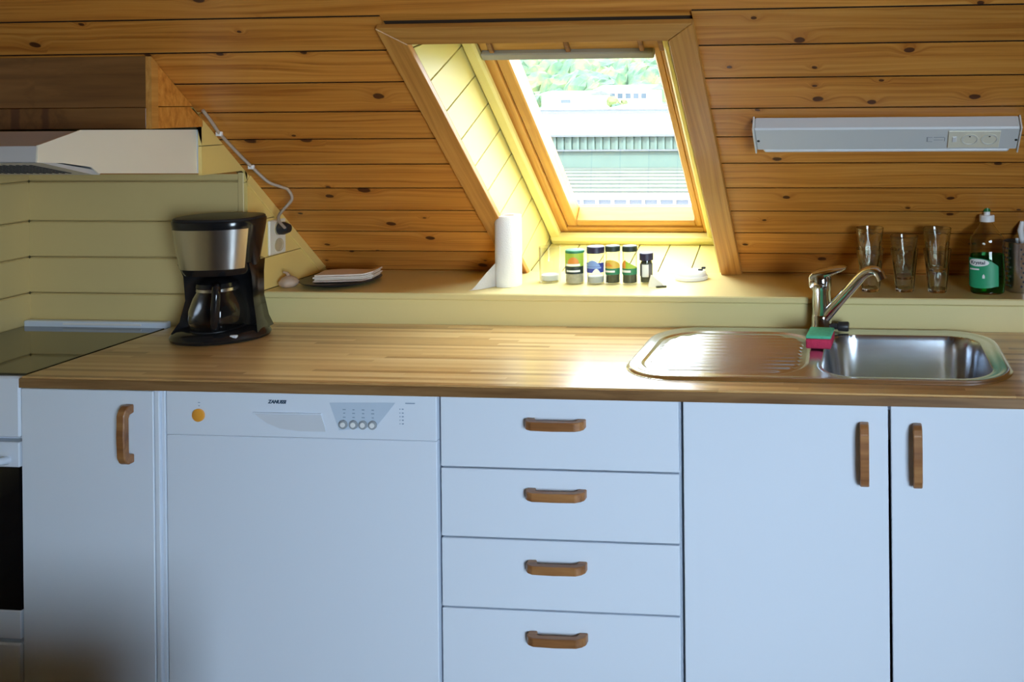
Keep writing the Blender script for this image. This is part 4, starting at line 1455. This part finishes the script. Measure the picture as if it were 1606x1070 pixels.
for i in range(110):
    x0 = -8.8 + i * 0.098
    nb('rib', (x0, x0 + 0.03, 11.19, 11.225, 0.92, 1.085), 'ribbed_metal')
nb('wall_band', (-9, 3, 11.15, 11.2, 0.905, 0.925), 'roof_edge')
nb('wall_cap', (-9, 3, 11.12, 11.3, 1.085, 1.11), 'roof_edge')
obj('flat_roof', prism_bm([(11.3 - O.y, 1.10 - O.z), (18 - O.y, 1.27 - O.z), (18 - O.y, 1.0 - O.z), (11.3 - O.y, 1.0 - O.z)], 'x', -9, 6), 'roof_white', nbh)
nb('parapet', (-12, 3, 18.0, 18.3, GZ, 1.365), 'roof_edge')
nb('parapet_cap', (-12, 3, 17.95, 18.4, 1.365, 1.40), 'roof_white')


def house(label, x0, x1, y, z0, z1, roofh, windows):
    h = thing('house', label, 'house', ((x0 + x1) / 2, y, GZ))
    cx = (x0 + x1) / 2
    w = (x1 - x0) / 2
    obj('wall', box(-w, w, 0, 5, 0.0, z1 - GZ), 'house_white', h)
    obj('roof', prism_bm([(-0.4, z1 - GZ), (5.4, z1 - GZ), (2.5, z1 - GZ + roofh)], 'x', -w - 0.3, w + 0.3), 'house_roof', h)
    for (a, b, c, d) in windows:
        wn = obj('window', box(a - cx, b - cx, -0.06, 0.02, c - GZ, d - GZ), 'pane_blue', h)
    return h


house('white gabled house on the hillside, left in the skylight view', -19.4, -16.7, 55, 1.0, 1.95, 0.28, [(-18.2, -17.6, 1.45, 1.65)])
house('white house with a row of dark windows, right in the skylight view', -20.2, -16.3, 70, 1.2, 2.45, 0.4,
      [(-19.9 + 0.62 * i, -19.5 + 0.62 * i, 1.75, 2.15) for i in range(6)])
house('low white shed at the foot of the wooded hill', -13.3, -11.3, 50, 1.0, 1.22, 0.14, [(-12.6, -12.2, 0.95, 1.10)])

# wooded hillside: a canopy nobody could count
struct('ground_far', box(-120, 60, 60, 200, GZ - 0.5, GZ), 'grass')
nx, ny = 230, 120
vs, fs = [], []
rnd = random.Random(3)
HX, HW, HY, HL = -85.0, 85.0, 82.0, 110.0
bumps = [(rnd.uniform(HX, HX + HW), rnd.uniform(HY, HY + HL), rnd.uniform(0.7, 2.6)) for _ in range(3200)]
grid = {}
for b in bumps:
    grid.setdefault((int(b[0] // 3), int(b[1] // 3)), []).append(b)
for j in range(ny + 1):
    for i in range(nx + 1):
        x = HX + HW * i / nx
        y = HY + HL * j / ny
        z = -4.0 + 0.20 * (y - HY) + 0.0004 * (y - HY) ** 2 + 1.5 * math.sin(x * 0.11) + 3.0 * min(1.0, (y - HY) / 6)
        best = 0
        for gx in (-1, 0, 1):
            for gy in (-1, 0, 1):
                for bxx, byy, br_ in grid.get((int(x // 3) + gx, int(y // 3) + gy), ()):
                    d2 = (x - bxx) ** 2 + (y - byy) ** 2
                    if d2 < br_ * br_:
                        best = max(best, math.sqrt(br_ * br_ - d2))
        vs.append((x + rnd.uniform(-.2, .2), y + rnd.uniform(-.3, .3), z + best * 1.1 + rnd.uniform(0, .5)))
for j in range(ny):
    for i in range(nx):
        a = j * (nx + 1) + i
        fs.append((a, a + 1, a + nx + 2, a + nx + 1))
me = bpy.data.meshes.new('hillside_forest')
me.from_pydata(vs, [], fs)
me.materials.append(MATS['forest'])
hf = bpy.data.objects.new('hillside_forest', me)
COL.objects.link(hf)
tag(hf, 'green wooded hillside seen through the skylight', 'forest', kind='stuff')


def tree(x, y, h, r, mat, label):
    t = thing('tree', label, 'tree', (x, y, GZ), 0, 'trees outside the skylight')
    obj('trunk', tube_bm([(0, 0, 0), (0.1, 0, h * 0.5), (0, 0.1, h * 0.8)], [0.18, 0.13, 0.06], 8), 'trunk', t)
    bm = bmesh.new()
    rn = random.Random(int(x * 100))
    for q in range(26):
        a = rn.uniform(0, 2 * PI)
        rr_ = rn.uniform(0, r * 0.75)
        c = Vector((rr_ * math.cos(a), rr_ * math.sin(a), h - r * rn.uniform(0.25, 1.6)))
        res = bmesh.ops.create_icosphere(bm, subdivisions=2, radius=r * rn.uniform(0.18, 0.4), matrix=Matrix.Translation(c))
        for v in res['verts']:
            v.co += (v.co - c) * rn.uniform(-0.25, 0.25)
    obj('crown', bm, mat, t)
    return t


tree(-15.5, 58, 5.9, 0.9, 'leaf_yellow', 'yellow-green tree between the two white houses')
tree(-14.3, 53.5, 5.4, 0.55, 'leaf_dark', 'dark green tree left of the low white shed')
tree(-10.5, 53, 5.2, 0.6, 'leaf_yellow', 'bright green bush right of the low white shed')
tree(-21.6, 58, 6.6, 1.2, 'leaf_dark', 'dark tree beside the left white house')
